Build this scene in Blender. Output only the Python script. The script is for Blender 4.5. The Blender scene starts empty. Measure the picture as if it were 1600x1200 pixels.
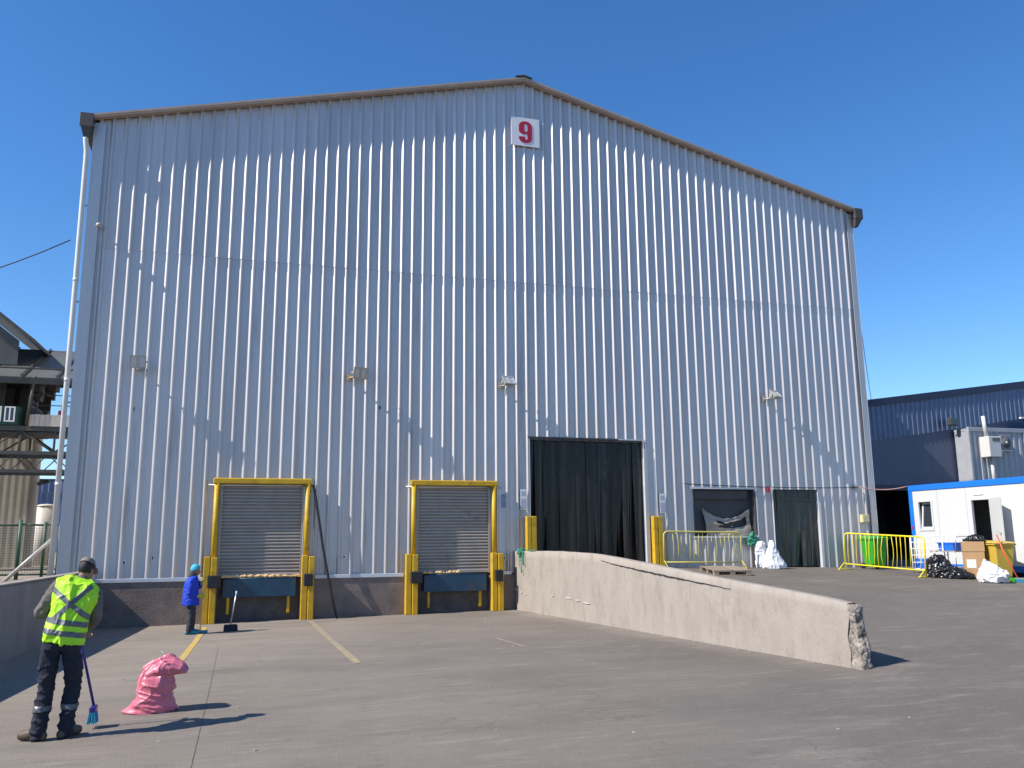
import bpy, bmesh, math, random
from mathutils import Vector, Matrix, noise
random.seed(7)
R = math.radians
scene = bpy.context.scene
C = scene.collection

# ------------------------------------------------------------------ camera
YAW, TILT, ROLL = 0.2986, 0.1797, -0.0088
cam_data = bpy.data.cameras.new('camera')
cam = bpy.data.objects.new('camera', cam_data)
C.objects.link(cam)
fw = Vector((math.sin(YAW)*math.cos(TILT), math.cos(YAW)*math.cos(TILT), math.sin(TILT)))
rt = Vector((math.cos(YAW), -math.sin(YAW), 0))
up = rt.cross(fw)
r2 = math.cos(ROLL)*rt + math.sin(ROLL)*up
u2 = -math.sin(ROLL)*rt + math.cos(ROLL)*up
M4 = Matrix((r2, u2, -fw)).transposed().to_4x4()
M4.translation = Vector((3.8176, -22.345, 0.9059))
cam.matrix_world = M4
cam_data.sensor_width = 36.0
cam_data.lens = 36.0*1323.45/1600.0
cam_data.clip_start = 0.1
cam_data.clip_end = 3000
scene.camera = cam

# ------------------------------------------------------------------ light
SUN_EL, SUN_AZ = R(43.0), R(8.0)          # azimuth: degrees in front of the facade plane
sd = Vector((math.cos(SUN_EL)*math.cos(SUN_AZ), math.cos(SUN_EL)*math.sin(SUN_AZ), -math.sin(SUN_EL)))
world = bpy.data.worlds.new('World')
scene.world = world
world.use_nodes = True
wn = world.node_tree
for n in list(wn.nodes): wn.nodes.remove(n)
sky = wn.nodes.new('ShaderNodeTexSky')
sky.sky_type = 'NISHITA'
sky.sun_disc = False
sky.sun_elevation = SUN_EL
sky.sun_rotation = math.atan2(-sd.x, -sd.y)
sky.altitude = 400
sky.air_density = 1.0
sky.dust_density = 0.05
sky.ozone_density = 4.5
bg = wn.nodes.new('ShaderNodeBackground')
bg.inputs[1].default_value = 0.114
wo = wn.nodes.new('ShaderNodeOutputWorld')
hs = wn.nodes.new('ShaderNodeHueSaturation'); hs.inputs['Saturation'].default_value = 1.22; hs.inputs['Hue'].default_value = 0.504
wn.links.new(sky.outputs[0], hs.inputs['Color']); wn.links.new(hs.outputs[0], bg.inputs[0])
wn.links.new(bg.outputs[0], wo.inputs[0])
sl = bpy.data.lights.new('sun', 'SUN')
sl.energy = 4.2
sl.angle = R(0.53)
sl.color = (1.0, 0.94, 0.86)
sun = bpy.data.objects.new('sun', sl)
C.objects.link(sun)
sun.rotation_euler = sd.to_track_quat('-Z', 'Y').to_euler()
sun.location = (-30, -10, 40)
scene.view_settings.view_transform = 'Standard'
scene.view_settings.look = 'None'
scene.view_settings.gamma = 1.0
scene.view_settings.exposure = 0.7
scene.view_settings.use_curve_mapping = False
scene.render.engine = 'CYCLES'
scene.render.resolution_x = 1024
scene.render.resolution_y = 768

# ------------------------------------------------------------------ materials
MATS = {}
def mat(name, col, rough=0.6, metal=0.0, var=0.0, vscale=3.0, bump=0.0, bscale=40.0, stretch=(1,1,1), spec=0.5,
        dirt=None, dscale=1.2, dlo=0.52, dhi=0.7, rand=0.0, coat=0.0, trans=0.0, detail=6.0):
    """Principled material with noise variation, dirt patches and a fine bump, all in object-independent world space."""
    if name in MATS: return MATS[name]
    m = bpy.data.materials.new(name); m.use_nodes = True
    nt = m.node_tree; b = nt.nodes['Principled BSDF']
    b.inputs['Roughness'].default_value = rough
    b.inputs['Metallic'].default_value = metal
    b.inputs['Specular IOR Level'].default_value = spec
    b.inputs['Coat Weight'].default_value = coat
    b.inputs['Transmission Weight'].default_value = trans
    b.inputs['Base Color'].default_value = (*col, 1)
    geo = nt.nodes.new('ShaderNodeNewGeometry')
    mp = nt.nodes.new('ShaderNodeMapping'); mp.inputs['Scale'].default_value = stretch
    nt.links.new(geo.outputs['Position'], mp.inputs['Vector'])
    out = None
    if var > 0 or dirt or rand > 0:
        nz = nt.nodes.new('ShaderNodeTexNoise'); nz.inputs['Scale'].default_value = vscale; nz.inputs['Detail'].default_value = detail
        nz.inputs['Roughness'].default_value = 0.62
        nt.links.new(mp.outputs[0], nz.inputs['Vector'])
        cr = nt.nodes.new('ShaderNodeValToRGB')
        cr.color_ramp.elements[0].position = 0.28; cr.color_ramp.elements[1].position = 0.72
        cr.color_ramp.elements[0].color = (*[c*(1-var) for c in col], 1)
        cr.color_ramp.elements[1].color = (*[min(1, c*(1+var)) for c in col], 1)
        nt.links.new(nz.outputs['Fac'], cr.inputs[0])
        out = cr.outputs[0]
        if dirt:
            n2 = nt.nodes.new('ShaderNodeTexNoise'); n2.inputs['Scale'].default_value = dscale; n2.inputs['Detail'].default_value = 8
            n2.inputs['Roughness'].default_value = 0.65
            nt.links.new(mp.outputs[0], n2.inputs['Vector'])
            c2 = nt.nodes.new('ShaderNodeMapRange'); c2.inputs[1].default_value = dlo; c2.inputs[2].default_value = dhi
            nt.links.new(n2.outputs['Fac'], c2.inputs[0])
            mx = nt.nodes.new('ShaderNodeMix'); mx.data_type = 'RGBA'
            nt.links.new(c2.outputs[0], mx.inputs[0]); nt.links.new(out, mx.inputs[6]); mx.inputs[7].default_value = (*dirt, 1)
            out = mx.outputs[2]
        if rand > 0:
            oi = nt.nodes.new('ShaderNodeObjectInfo')
            mr = nt.nodes.new('ShaderNodeMapRange'); mr.inputs[3].default_value = 1-rand; mr.inputs[4].default_value = 1+rand
            nt.links.new(oi.outputs['Random'], mr.inputs[0])
            mm = nt.nodes.new('ShaderNodeVectorMath'); mm.operation = 'SCALE'
            nt.links.new(out, mm.inputs[0]); nt.links.new(mr.outputs[0], mm.inputs['Scale'])
            out = mm.outputs[0]
        nt.links.new(out, b.inputs['Base Color'])
    if bump > 0:
        n3 = nt.nodes.new('ShaderNodeTexNoise'); n3.inputs['Scale'].default_value = bscale; n3.inputs['Detail'].default_value = 4
        nt.links.new(mp.outputs[0], n3.inputs['Vector'])
        bp = nt.nodes.new('ShaderNodeBump'); bp.inputs['Strength'].default_value = bump; bp.inputs['Distance'].default_value = 0.02
        nt.links.new(n3.outputs['Fac'], bp.inputs['Height']); nt.links.new(bp.outputs[0], b.inputs['Normal'])
    MATS[name] = m
    return m

mClad = mat('zinc_cladding', (0.565, 0.53, 0.520), 0.53, 0.80, var=0.09, vscale=2.2, stretch=(1.0, 1, 0.10), bump=0.09, bscale=2.6,
            dirt=(0.30, 0.28, 0.27), dscale=1.7, dlo=0.58, dhi=0.82, rand=0.055)
mFlash = mat('white_flashing', (0.62, 0.63, 0.64), 0.4, 0.2, var=0.08, vscale=3)
mCream = mat('cream_trim', (0.40, 0.30, 0.23), 0.55, 0.0, var=0.12, vscale=2)
mRoof = mat('roof_sheet', (0.42, 0.43, 0.45), 0.45, 0.4, var=0.08)
mPipe = mat('white_pvc', (0.66, 0.64, 0.60), 0.45, var=0.08, vscale=4)
mGutter = mat('dark_gutter', (0.075, 0.068, 0.064), 0.55, 0.2, var=0.15)
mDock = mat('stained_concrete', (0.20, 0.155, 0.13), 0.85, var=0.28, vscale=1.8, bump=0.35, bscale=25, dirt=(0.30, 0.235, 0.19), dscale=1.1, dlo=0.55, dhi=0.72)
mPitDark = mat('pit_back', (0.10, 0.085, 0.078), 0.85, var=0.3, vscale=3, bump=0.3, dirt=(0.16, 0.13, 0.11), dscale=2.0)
mWallR = mat('cast_concrete', (0.325, 0.283, 0.24), 0.9, var=0.11, vscale=2.6, bump=0.5, bscale=30, stretch=(1, 1, 0.5), dirt=(0.25, 0.215, 0.18), dscale=3.4, dlo=0.53, dhi=0.72, detail=10)
mWallR2 = mat('broken_concrete', (0.29, 0.25, 0.21), 0.95, var=0.45, vscale=9, bump=0.9, bscale=30, dirt=(0.11, 0.095, 0.08), dscale=7, dlo=0.48, dhi=0.62)
mWallL = mat('dusty_concrete', (0.30, 0.255, 0.225), 0.88, var=0.2, vscale=1.4, bump=0.3, bscale=22, stretch=(1,1,0.5))
mYellow = mat('yellow_paint', (0.56, 0.335, 0.010), 0.5, var=0.16, vscale=4, dirt=(0.20, 0.125, 0.03), dscale=5, dlo=0.56, dhi=0.76, bump=0.05)
mYellowB = mat('bright_yellow_paint', (0.83, 0.68, 0.02), 0.4, var=0.06, vscale=6)
mYellowP = mat('pale_yellow_paint', (0.60, 0.50, 0.10), 0.5, var=0.12, vscale=6)
mShut = mat('shutter_steel', (0.36, 0.32, 0.285), 0.5, 0.1, var=0.10, vscale=2.0, dirt=(0.17, 0.15, 0.13), dscale=1.5, dlo=0.58, dhi=0.75)
mRubber = mat('black_rubber', (0.018, 0.018, 0.02), 0.75, var=0.3, bump=0.2)
mBlueSteel = mat('blue_steel', (0.012, 0.055, 0.10), 0.45, var=0.25, vscale=4, dirt=(0.05, 0.06, 0.07), dscale=3)
mFoam = mat('orange_foam', (0.70, 0.46, 0.20), 0.9, var=0.4, vscale=14, bump=0.6)
mStrip = mat('black_strip_vinyl', (0.0105, 0.0090, 0.0085), 0.30, spec=0.35, var=0.45, vscale=1.4, stretch=(2.5, 2.5, 0.45), dirt=(0.04, 0.037, 0.035), dscale=1.6, dlo=0.58, dhi=0.75, bump=0.12, bscale=2.2, rand=0.5)
mStrip2 = mat('grey_clear_vinyl', (0.022, 0.027, 0.029), 0.2, var=0.4, vscale=2.0, stretch=(2, 2, 0.5), dirt=(0.06, 0.06, 0.058), dscale=2.2, dlo=0.55, dhi=0.72, bump=0.15, bscale=3, rand=0.3)
mFilm = mat('dusty_film', (0.33, 0.28, 0.225), 0.35, var=0.25, vscale=3, bump=0.2, bscale=6)
mDarkPanel = mat('dark_mesh_panel', (0.060, 0.058, 0.062), 0.6, var=0.2, vscale=2)
mDark = mat('dark_interior', (0.02, 0.02, 0.022), 0.9)  # near-black base colour carries the shade of unlit rooms
mSignW = mat('sign_white', (0.72, 0.70, 0.72), 0.35, var=0.04)
mRed = mat('sign_red', (0.42, 0.012, 0.05), 0.45)
mLampG = mat('lamp_grey', (0.42, 0.40, 0.36), 0.5, 0.2, var=0.2, vscale=12)
mLampB = mat('lamp_beige', (0.48, 0.36, 0.22), 0.5, 0.1, var=0.2, vscale=12)
mLampGlass = mat('lamp_glass', (0.55, 0.58, 0.60), 0.15, 0.3)
mWhitePan = mat('white_panel', (0.57, 0.57, 0.56), 0.4, var=0.025, vscale=2)
mBlueFr = mat('blue_frame_paint', (0.012, 0.16, 0.62), 0.4, var=0.08, vscale=4)
mGlass = mat('dark_glass', (0.03, 0.035, 0.045), 0.08, spec=0.8)
mBlueClad = mat('navy_cladding', (0.125, 0.16, 0.25), 0.48, 0.6, var=0.1, vscale=2)
mBlueSm = mat('navy_smooth_panel', (0.085, 0.105, 0.165), 0.5, 0.0, var=0.15, vscale=1.5, stretch=(1, 1, 0.3))
mNavyTrim = mat('navy_trim', (0.016, 0.022, 0.06), 0.45, var=0.1)
mGreyClad = mat('grey_cladding', (0.36, 0.37, 0.40), 0.5, 0.1, var=0.1)
mACw = mat('ac_white', (0.60, 0.58, 0.55), 0.5, var=0.06)
mACd = mat('ac_grille', (0.10, 0.10, 0.11), 0.6)
mGreenSheet = mat('green_tarp', (0.05, 0.32, 0.18), 0.6, var=0.2)
mGreenBin = mat('lime_plastic', (0.035, 0.31, 0.022), 0.4, var=0.05)
mYelBin = mat('ochre_plastic', (0.52, 0.36, 0.05), 0.45, var=0.08)
mCard = mat('cardboard', (0.45, 0.27, 0.13), 0.85, var=0.08, vscale=6)
mPaper = mat('white_paper', (0.75, 0.74, 0.70), 0.7)
mBlackBag = mat('black_polythene', (0.012, 0.012, 0.014), 0.25, bump=0.4, bscale=18)
mWhiteBag = mat('white_woven_bag', (0.74, 0.74, 0.74), 0.55, var=0.05, vscale=8, bump=0.25, bscale=14)
mPink = mat('pink_woven_bag', (0.62, 0.165, 0.225), 0.36, var=0.10, vscale=6, bump=0.12, bscale=60)
mWood = mat('weathered_wood', (0.27, 0.21, 0.16), 0.85, var=0.25, vscale=8, stretch=(1, 6, 6), rand=0.15)
mGreenP = mat('green_paint', (0.008, 0.060, 0.036), 0.5, var=0.15)
mOldSteel = mat('aged_steel', (0.065, 0.066, 0.058), 0.6, 0.2, var=0.25, vscale=5)
mOldSheet = mat('grey_roof_sheet', (0.095, 0.10, 0.095), 0.6, 0.1, var=0.15, vscale=2)
mOffWhite = mat('cream_wall', (0.46, 0.42, 0.36), 0.7, var=0.1, vscale=1.2, dirt=(0.34, 0.3, 0.25), dscale=0.9)
mRope = mat('green_rope', (0.03, 0.22, 0.13), 0.7, var=0.3, vscale=20)
mBlackCable = mat('black_cable', (0.015, 0.015, 0.017), 0.5)
mPinkCable = mat('salmon_cable', (0.62, 0.33, 0.25), 0.5)
mBluePl = mat('blue_plastic', (0.015, 0.13, 0.62), 0.4)
mOrange = mat('orange_red_handle', (0.75, 0.10, 0.03), 0.4)
mTeal = mat('teal_bristle', (0.01, 0.22, 0.38), 0.7, var=0.35, vscale=60)
mPurple = mat('violet_handle', (0.035, 0.025, 0.22), 0.35)
mStick = mat('pale_wood_stick', (0.55, 0.40, 0.26), 0.6)
mSteelRod = mat('steel_rod', (0.55, 0.55, 0.54), 0.35, 0.6)
mSkin = mat('skin', (0.30, 0.155, 0.095), 0.5, var=0.08, vscale=10)
mHair = mat('black_hair', (0.012, 0.010, 0.010), 0.6, bump=0.4, bscale=120)
mVest = mat('lime_vest', (0.42, 0.80, 0.015), 0.6, var=0.05, vscale=6, bump=0.15, bscale=16)
mReflect = mat('silver_reflective_tape', (0.115, 0.12, 0.13), 0.45, 0.1, var=0.12, vscale=20)
mNavyCloth = mat('navy_trouser_cloth', (0.010, 0.014, 0.028), 0.85, var=0.25, vscale=6, bump=0.2, bscale=18)
mGreyCloth = mat('taupe_shirt_cloth', (0.135, 0.12, 0.105), 0.9, var=0.2, vscale=8, bump=0.2, bscale=20)
mBoot = mat('brown_boot_leather', (0.085, 0.062, 0.048), 0.6, var=0.3, vscale=15)
mCap = mat('grey_cap_cloth', (0.21, 0.17, 0.14), 0.85, var=0.25, vscale=10)
mRoyal = mat('royal_blue_cloth', (0.008, 0.045, 0.48), 0.75, var=0.15, vscale=8, bump=0.2, bscale=20)
mHairnet = mat('turquoise_cap', (0.05, 0.42, 0.58), 0.7, var=0.1, bump=0.2)
mTealShoe = mat('teal_shoe_cover', (0.015, 0.22, 0.30), 0.6, var=0.2)
mGlove = mat('yellow_glove', (0.50, 0.48, 0.03), 0.5)
mDarkCloth = mat('charcoal_trouser_cloth', (0.035, 0.04, 0.048), 0.9, var=0.2)
mPaintLine = mat('worn_yellow_line', (0.50, 0.33, 0.05), 0.8, var=0.15, vscale=6, dirt=(0.40, 0.32, 0.20), dscale=7, dlo=0.46, dhi=0.64)
mPaintFaint = mat('faded_yellow_line', (0.37, 0.29, 0.12), 0.85, var=0.12, vscale=6, dirt=(0.24, 0.21, 0.17), dscale=5, dlo=0.36, dhi=0.56)
mJoint = mat('joint_filler', (0.15, 0.128, 0.108), 0.9, var=0.3)
mTank = mat('tank_white', (0.55, 0.52, 0.46), 0.6, var=0.08)

# ground material: dusty concrete turning to darker asphalt on the right, blotches, tyre streaks
def ground_material():
    m = bpy.data.materials.new('yard_paving'); m.use_nodes = True
    nt = m.node_tree; b = nt.nodes['Principled BSDF']; N = nt.nodes.new; L = nt.links.new
    b.inputs['Roughness'].default_value = 0.85
    geo = N('ShaderNodeNewGeometry')
    sep = N('ShaderNodeSeparateXYZ'); L(geo.outputs['Position'], sep.inputs[0])
    def nz(scale, st=(1,1,1), det=6, rough=0.6):
        mp = N('ShaderNodeMapping'); mp.inputs['Scale'].default_value = st; L(geo.outputs['Position'], mp.inputs['Vector'])
        t = N('ShaderNodeTexNoise'); t.inputs['Scale'].default_value = scale; t.inputs['Detail'].default_value = det
        t.inputs['Roughness'].default_value = rough
        L(mp.outputs[0], t.inputs['Vector']); return t.outputs['Fac']
    def rng(x, a, bb, c=0., d=1.):
        r = N('ShaderNodeMapRange'); r.inputs[1].default_value = a; r.inputs[2].default_value = bb
        r.inputs[3].default_value = c; r.inputs[4].default_value = d; L(x, r.inputs[0]); return r.outputs[0]
    def mth(op, a, c):
        q = N('ShaderNodeMath'); q.operation = op
        for i, v in enumerate((a, c)):
            if isinstance(v, float): q.inputs[i].default_value = v
            else: L(v, q.inputs[i])
        return q.outputs[0]
    def mixc(f, a, c):
        q = N('ShaderNodeMix'); q.data_type = 'RGBA'
        L(f, q.inputs[0])
        for s, v in ((6, a), (7, c)):
            if isinstance(v, tuple): q.inputs[s].default_value = (*v, 1)
            else: L(v, q.inputs[s])
        return q.outputs[2]
    # which paving: concrete slab left, asphalt towards the right and the camera
    f = mth('ADD', mth('MULTIPLY', sep.outputs[0], 0.085), mth('MULTIPLY', sep.outputs[1], -0.030))
    f = mth('ADD', f, mth('MULTIPLY', nz(0.35), 0.7))
    f = rng(f, 0.70, 1.60)
    conc = mixc(rng(nz(0.55, (0.7, 1.0, 1), 8), 0.32, 0.68), (0.232, 0.193, 0.150), (0.304, 0.256, 0.201))
    asph = mixc(rng(nz(0.7, (0.6, 1.0, 1), 8), 0.32, 0.68), (0.098, 0.083, 0.068), (0.146, 0.125, 0.103))
    col = mixc(f, conc, asph)
    # blotches of oil and damp, pale dust drifts, scuffs swept crosswise, grit
    col = mixc(rng(nz(0.8, (0.55, 1.2, 1), 10, 0.72), 0.50, 0.70, 0, 0.70), col, (0.108, 0.092, 0.078))
    col = mixc(rng(nz(1.7, (0.45, 1.3, 1), 10, 0.74), 0.55, 0.74, 0, 0.55), col, (0.335, 0.290, 0.240))
    col = mixc(rng(nz(4.5, (0.5, 1.4, 1), 8, 0.75), 0.56, 0.74, 0, 0.55), col, (0.105, 0.090, 0.077))
    col = mixc(rng(nz(13.0, (0.7, 1.1, 1), 6, 0.7), 0.58, 0.72, 0, 0.45), col, (0.34, 0.30, 0.25))
    col = mixc(rng(nz(70.0, (1, 1, 1), 3), 0.36, 0.62, 0, 0.38), col, (0.125, 0.108, 0.093))
    col = mixc(rng(nz(210.0, (1, 1, 1), 2), 0.55, 0.70, 0, 0.45), col, (0.37, 0.33, 0.285))
    col = mixc(rng(nz(7.0, (0.16, 1.0, 1), 6, 0.7), 0.55, 0.75, 0, 0.50), col, (0.33, 0.285, 0.235))
    col = mixc(rng(nz(8.5, (0.14, 1.0, 1), 6, 0.7), 0.56, 0.74, 0, 0.55), col, (0.115, 0.098, 0.084))
    # hairline cracks: warped cell borders, broken up by noise
    wv = N('ShaderNodeVectorMath'); wv.operation = 'SCALE'; wn_ = N('ShaderNodeTexNoise'); wn_.inputs['Scale'].default_value = 1.6; wn_.inputs['Detail'].default_value = 5
    L(geo.outputs['Position'], wn_.inputs['Vector']); L(wn_.outputs['Color'], wv.inputs[0]); wv.inputs['Scale'].default_value = 1.1
    wa = N('ShaderNodeVectorMath'); wa.operation = 'ADD'; L(geo.outputs['Position'], wa.inputs[0]); L(wv.outputs[0], wa.inputs[1])
    vo = N('ShaderNodeTexVoronoi'); vo.feature = 'DISTANCE_TO_EDGE'; vo.inputs['Scale'].default_value = 0.33; L(wa.outputs[0], vo.inputs['Vector'])
    ck = mth('MULTIPLY', rng(vo.outputs['Distance'], 0.0015, 0.0045, 1.0, 0.0), rng(nz(0.5), 0.50, 0.60))
    col = mixc(mth('MULTIPLY', ck, 0.40), col, (0.075, 0.065, 0.057))
    L(col, b.inputs['Base Color'])
    bp = N('ShaderNodeBump'); bp.inputs['Strength'].default_value = 0.6; bp.inputs['Distance'].default_value = 0.012
    L(nz(55.0, (1, 1, 1), 5), bp.inputs['Height']); L(bp.outputs[0], b.inputs['Normal'])
    return m
mGround = ground_material()

# ------------------------------------------------------------------ mesh helpers
def link(o, parent=None):
    C.objects.link(o)
    if parent is not None: o.parent = parent
    return o
def tag(o, label=None, cat=None, group=None, kind=None):
    if label: o['label'] = label
    if cat: o['category'] = cat
    if group: o['group'] = group
    if kind: o['kind'] = kind
    return o
def thing(name, loc, label, cat, group=None, rz=0.0):
    o = bpy.data.objects.new(name, None); o.empty_display_size = 0.1
    o.location = loc; o.rotation_euler = (0, 0, rz)
    link(o); return tag(o, label, cat, group)
def finish(name, bm, m, parent=None, smooth=False, loc=None):
    bmesh.ops.recalc_face_normals(bm, faces=bm.faces[:])
    me = bpy.data.meshes.new(name); bm.to_mesh(me); bm.free()
    if smooth:
        for p in me.polygons: p.use_smooth = True
    if m: me.materials.append(m)
    o = bpy.data.objects.new(name, me)
    if loc is not None: o.location = loc
    return link(o, parent)
def pydata(name, v, f, m, parent=None, smooth=False):
    me = bpy.data.meshes.new(name); me.from_pydata(v, [], f); me.update()
    if smooth:
        for p in me.polygons: p.use_smooth = True
    if m: me.materials.append(m)
    return link(bpy.data.objects.new(name, me), parent)
def abox(bm, x0, x1, y0, y1, z0, z1, bev=0.0, mtx=None):
    vs = [bm.verts.new((x, y, z)) for x in (x0, x1) for y in (y0, y1) for z in (z0, z1)]
    if mtx is not None:
        for v in vs: v.co = mtx @ v.co
    q = [(0,1,3,2), (4,6,7,5), (0,4,5,1), (2,3,7,6), (0,2,6,4), (1,5,7,3)]
    fs = [bm.faces.new([vs[i] for i in f]) for f in q]
    if bev > 0:
        es = list({e for f in fs for e in f.edges})
        bmesh.ops.bevel(bm, geom=es, offset=bev, segments=1, affect='EDGES', profile=0.5)
def box(name, x0, x1, y0, y1, z0, z1, m, parent=None, bev=0.0, mtx=None):
    bm = bmesh.new(); abox(bm, x0, x1, y0, y1, z0, z1, bev, mtx)
    return finish(name, bm, m, parent)
def atube(bm, pts, rad, n=8, cap=True):
    """tube through pts; rad is a number, or a list of numbers / (rx, ry) pairs."""
    pts = [Vector(p) for p in pts]; k = len(pts)
    rad = [rad]*k if isinstance(rad, (int, float)) else rad
    prev = None; rings = []
    for i, p in enumerate(pts):
        if i == 0: t = pts[1]-p
        elif i == k-1: t = p-pts[i-1]
        else: t = (pts[i+1]-p).normalized() + (p-pts[i-1]).normalized()
        t.normalize()
        if prev is None:
            a = Vector((1, 0, 0)) if abs(t.x) < 0.9 else Vector((0, 1, 0))
            u = (a - t*a.dot(t)).normalized()
        else:
            u = (prev - t*prev.dot(t))
            u = u.normalized() if u.length > 1e-6 else t.orthogonal().normalized()
        prev = u; w = t.cross(u)
        r = rad[i]; rx, ry = (r, r) if isinstance(r, (int, float)) else r
        rings.append([bm.verts.new(p + u*rx*math.cos(2*math.pi*j/n) + w*ry*math.sin(2*math.pi*j/n)) for j in range(n)])
    for a, b in zip(rings, rings[1:]):
        for j in range(n): bm.faces.new((a[j], a[(j+1) % n], b[(j+1) % n], b[j]))
    if cap:
        bm.faces.new(list(reversed(rings[0]))); bm.faces.new(rings[-1])
def tube(name, pts, rad, m, parent=None, n=8, smooth=True):
    bm = bmesh.new(); atube(bm, pts, rad, n)
    return finish(name, bm, m, parent, smooth)
def aball(bm, c, r, sub=2, mtx=None):
    rx, ry, rz = (r, r, r) if isinstance(r, (int, float)) else r
    g = bmesh.ops.create_icosphere(bm, subdivisions=sub, radius=1.0)
    for v in g['verts']:
        p = Vector((v.co.x*rx, v.co.y*ry, v.co.z*rz))
        if mtx is not None: p = mtx @ p
        v.co = p + Vector(c)
def achain(bm, pts, rad, n=14):
    """tapered limb: tube with a ball at each joint, for remeshing."""
    atube(bm, pts, rad, n)
    for p, r in zip(pts, rad):
        rr = r if isinstance(r, (int, float)) else min(r)
        aball(bm, p, rr*0.99, 2)
def remesh(bm, voxel, smooth_it=3, fn=None):
    """fuse a bmesh of overlapping closed shapes into one continuous surface; returns a new bmesh."""
    bmesh.ops.recalc_face_normals(bm, faces=bm.faces[:])
    me = bpy.data.meshes.new('tmp'); bm.to_mesh(me); bm.free()
    o = bpy.data.objects.new('tmp', me); C.objects.link(o)
    md = o.modifiers.new('r', 'REMESH'); md.mode = 'VOXEL'; md.voxel_size = voxel
    dg = bpy.context.evaluated_depsgraph_get(); dg.update()
    m2 = bpy.data.meshes.new_from_object(o.evaluated_get(dg))
    b2 = bmesh.new(); b2.from_mesh(m2)
    bpy.data.objects.remove(o); bpy.data.meshes.remove(me); bpy.data.meshes.remove(m2)
    for _ in range(smooth_it):
        bmesh.ops.smooth_vert(b2, verts=b2.verts[:], factor=0.5, use_axis_x=True, use_axis_y=True, use_axis_z=True)
    if fn:
        b2.normal_update()
        for v, d in [(v, fn(v.co, v.normal)) for v in b2.verts]: v.co = v.co + d
    return b2
def folds(amp, freq, seed=0.0, aniso=(1, 1, 1)):
    def f(co, no):
        p = Vector((co.x*aniso[0], co.y*aniso[1], co.z*aniso[2]))*freq + Vector((seed, seed*1.7, seed*0.3))
        n = noise.noise(p) + 0.5*noise.noise(p*2.1)
        return no*(amp*(1-2*abs(n)))
    return f
def creases(amp, freq, seed=0.0, aniso=(1, 1, 1)):
    def f(co, no):
        p = Vector((co.x*aniso[0], co.y*aniso[1], co.z*aniso[2]))*freq + Vector((seed, seed*1.7, seed*0.3))
        a = (1-abs(noise.noise(p)))**5; b = (1-abs(noise.noise(p*1.9+Vector((3, 1, 7)))))**6
        return no*(amp*(1.5*a + 0.9*b - 0.9) + 0.6*amp*noise.noise(p*0.45))
    return f
def hand(bm, wrist, d, side, curl=0.6, s=1.0):
    """palm, four unequal curled fingers and a thumb leaving the side of the palm; d = pointing direction, side = thumb side."""
    w = Vector(wrist); d = Vector(d).normalized(); t = Vector(side); t = (t - d*t.dot(d)).normalized(); nrm = d.cross(t)
    palm = w + d*0.045*s
    mt = Matrix((d, t, nrm)).transposed()
    aball(bm, palm, (0.052*s, 0.042*s, 0.018*s), 2, mt)
    for i, ln in enumerate((0.070, 0.080, 0.074, 0.058)):
        o = palm + d*0.040*s + t*(0.030-0.020*i)*s
        k = o + (d*math.cos(curl*0.5)+nrm*math.sin(curl*0.5))*ln*0.45*s
        k2 = k + (d*math.cos(curl*1.5)+nrm*math.sin(curl*1.5))*ln*0.35*s
        k3 = k2 + (d*math.cos(curl*2.3)+nrm*math.sin(curl*2.3))*ln*0.28*s
        achain(bm, [o, k, k2, k3], [0.0095*s, 0.009*s, 0.008*s, 0.007*s], 8)
    o = palm + t*0.030*s - d*0.012*s
    achain(bm, [o, o + (t*0.7+d*0.7)*0.036*s, o + (t*0.45+d*0.9+nrm*0.5)*0.066*s], [0.012*s, 0.0105*s, 0.0085*s], 8)
def copy_tree(o, parent=None):
    c = o.copy(); C.objects.link(c); c.parent = parent
    for ch in list(o.children): copy_tree(ch, c)
    return c

# ================================================================== SETTING: ground
def xl(y): return 0.30 + 0.048*min(y, 0.0)
def xr(y): return 10.70 - 0.068*min(y, 0.0)
def pit(x, y): return -1.093 + 0.011*max(-5, min(x, 30)) - 0.0105*max(y, -45.0)
def yard(x, y):
    t = max(0.0, min(1.0, (y+13.0)/13.0)); t = t*t*(3-2*t)*0.35 + t*0.65
    top = 0.12 - 0.018*(max(11.0, min(x, 23.0))-11.0)
    return (1-t)*pit(x, min(y, -13.0)) + t*top
def gz(x, y):
    if x < xl(y): return 0.0
    return pit(x, y) if x < xr(y) else yard(x, y)
rows = [-400, -200, -100, -60, -40] + [-30+i*0.75 for i in range(41)] + [0.75, 1.5, 3, 6, 10, 20, 40, 80, 160, 400, 900]
V, Fc = [], []
for y in rows:
    a, b = xl(y), xr(y)
    cols = [(x, 0.0) for x in (-900, -400, -150, -60, -30, -15, -8, -4, -2)] + [(a-0.16, 0.0), (a-0.07, None)]
    for i in range(1, 15):
        x = a-0.07 + (b+0.07-a+0.07)*i/15; cols.append((x, None))
    cols += [(b+0.06, None), (b+0.13, 'y')] + [(b+0.13+d, 'y') for d in (0.8, 1.6, 2.4, 3.2, 4.2, 5.2, 6.2, 7.2, 8.4, 9.6, 11, 13, 16, 22, 35, 60, 120, 300, 900)]
    for x, k in cols:
        z = 0.0 if k == 0.0 else (pit(x, y) if k is None else yard(x, y))
        V.append((x, y, z))
nc = len(cols)
for r in range(len(rows)-1):
    for c in range(nc-1):
        i = r*nc+c; Fc.append((i, i+1, i+nc+1, i+nc))
ground = tag(pydata('ground', V, Fc, mGround, smooth=True), kind='structure')

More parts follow.
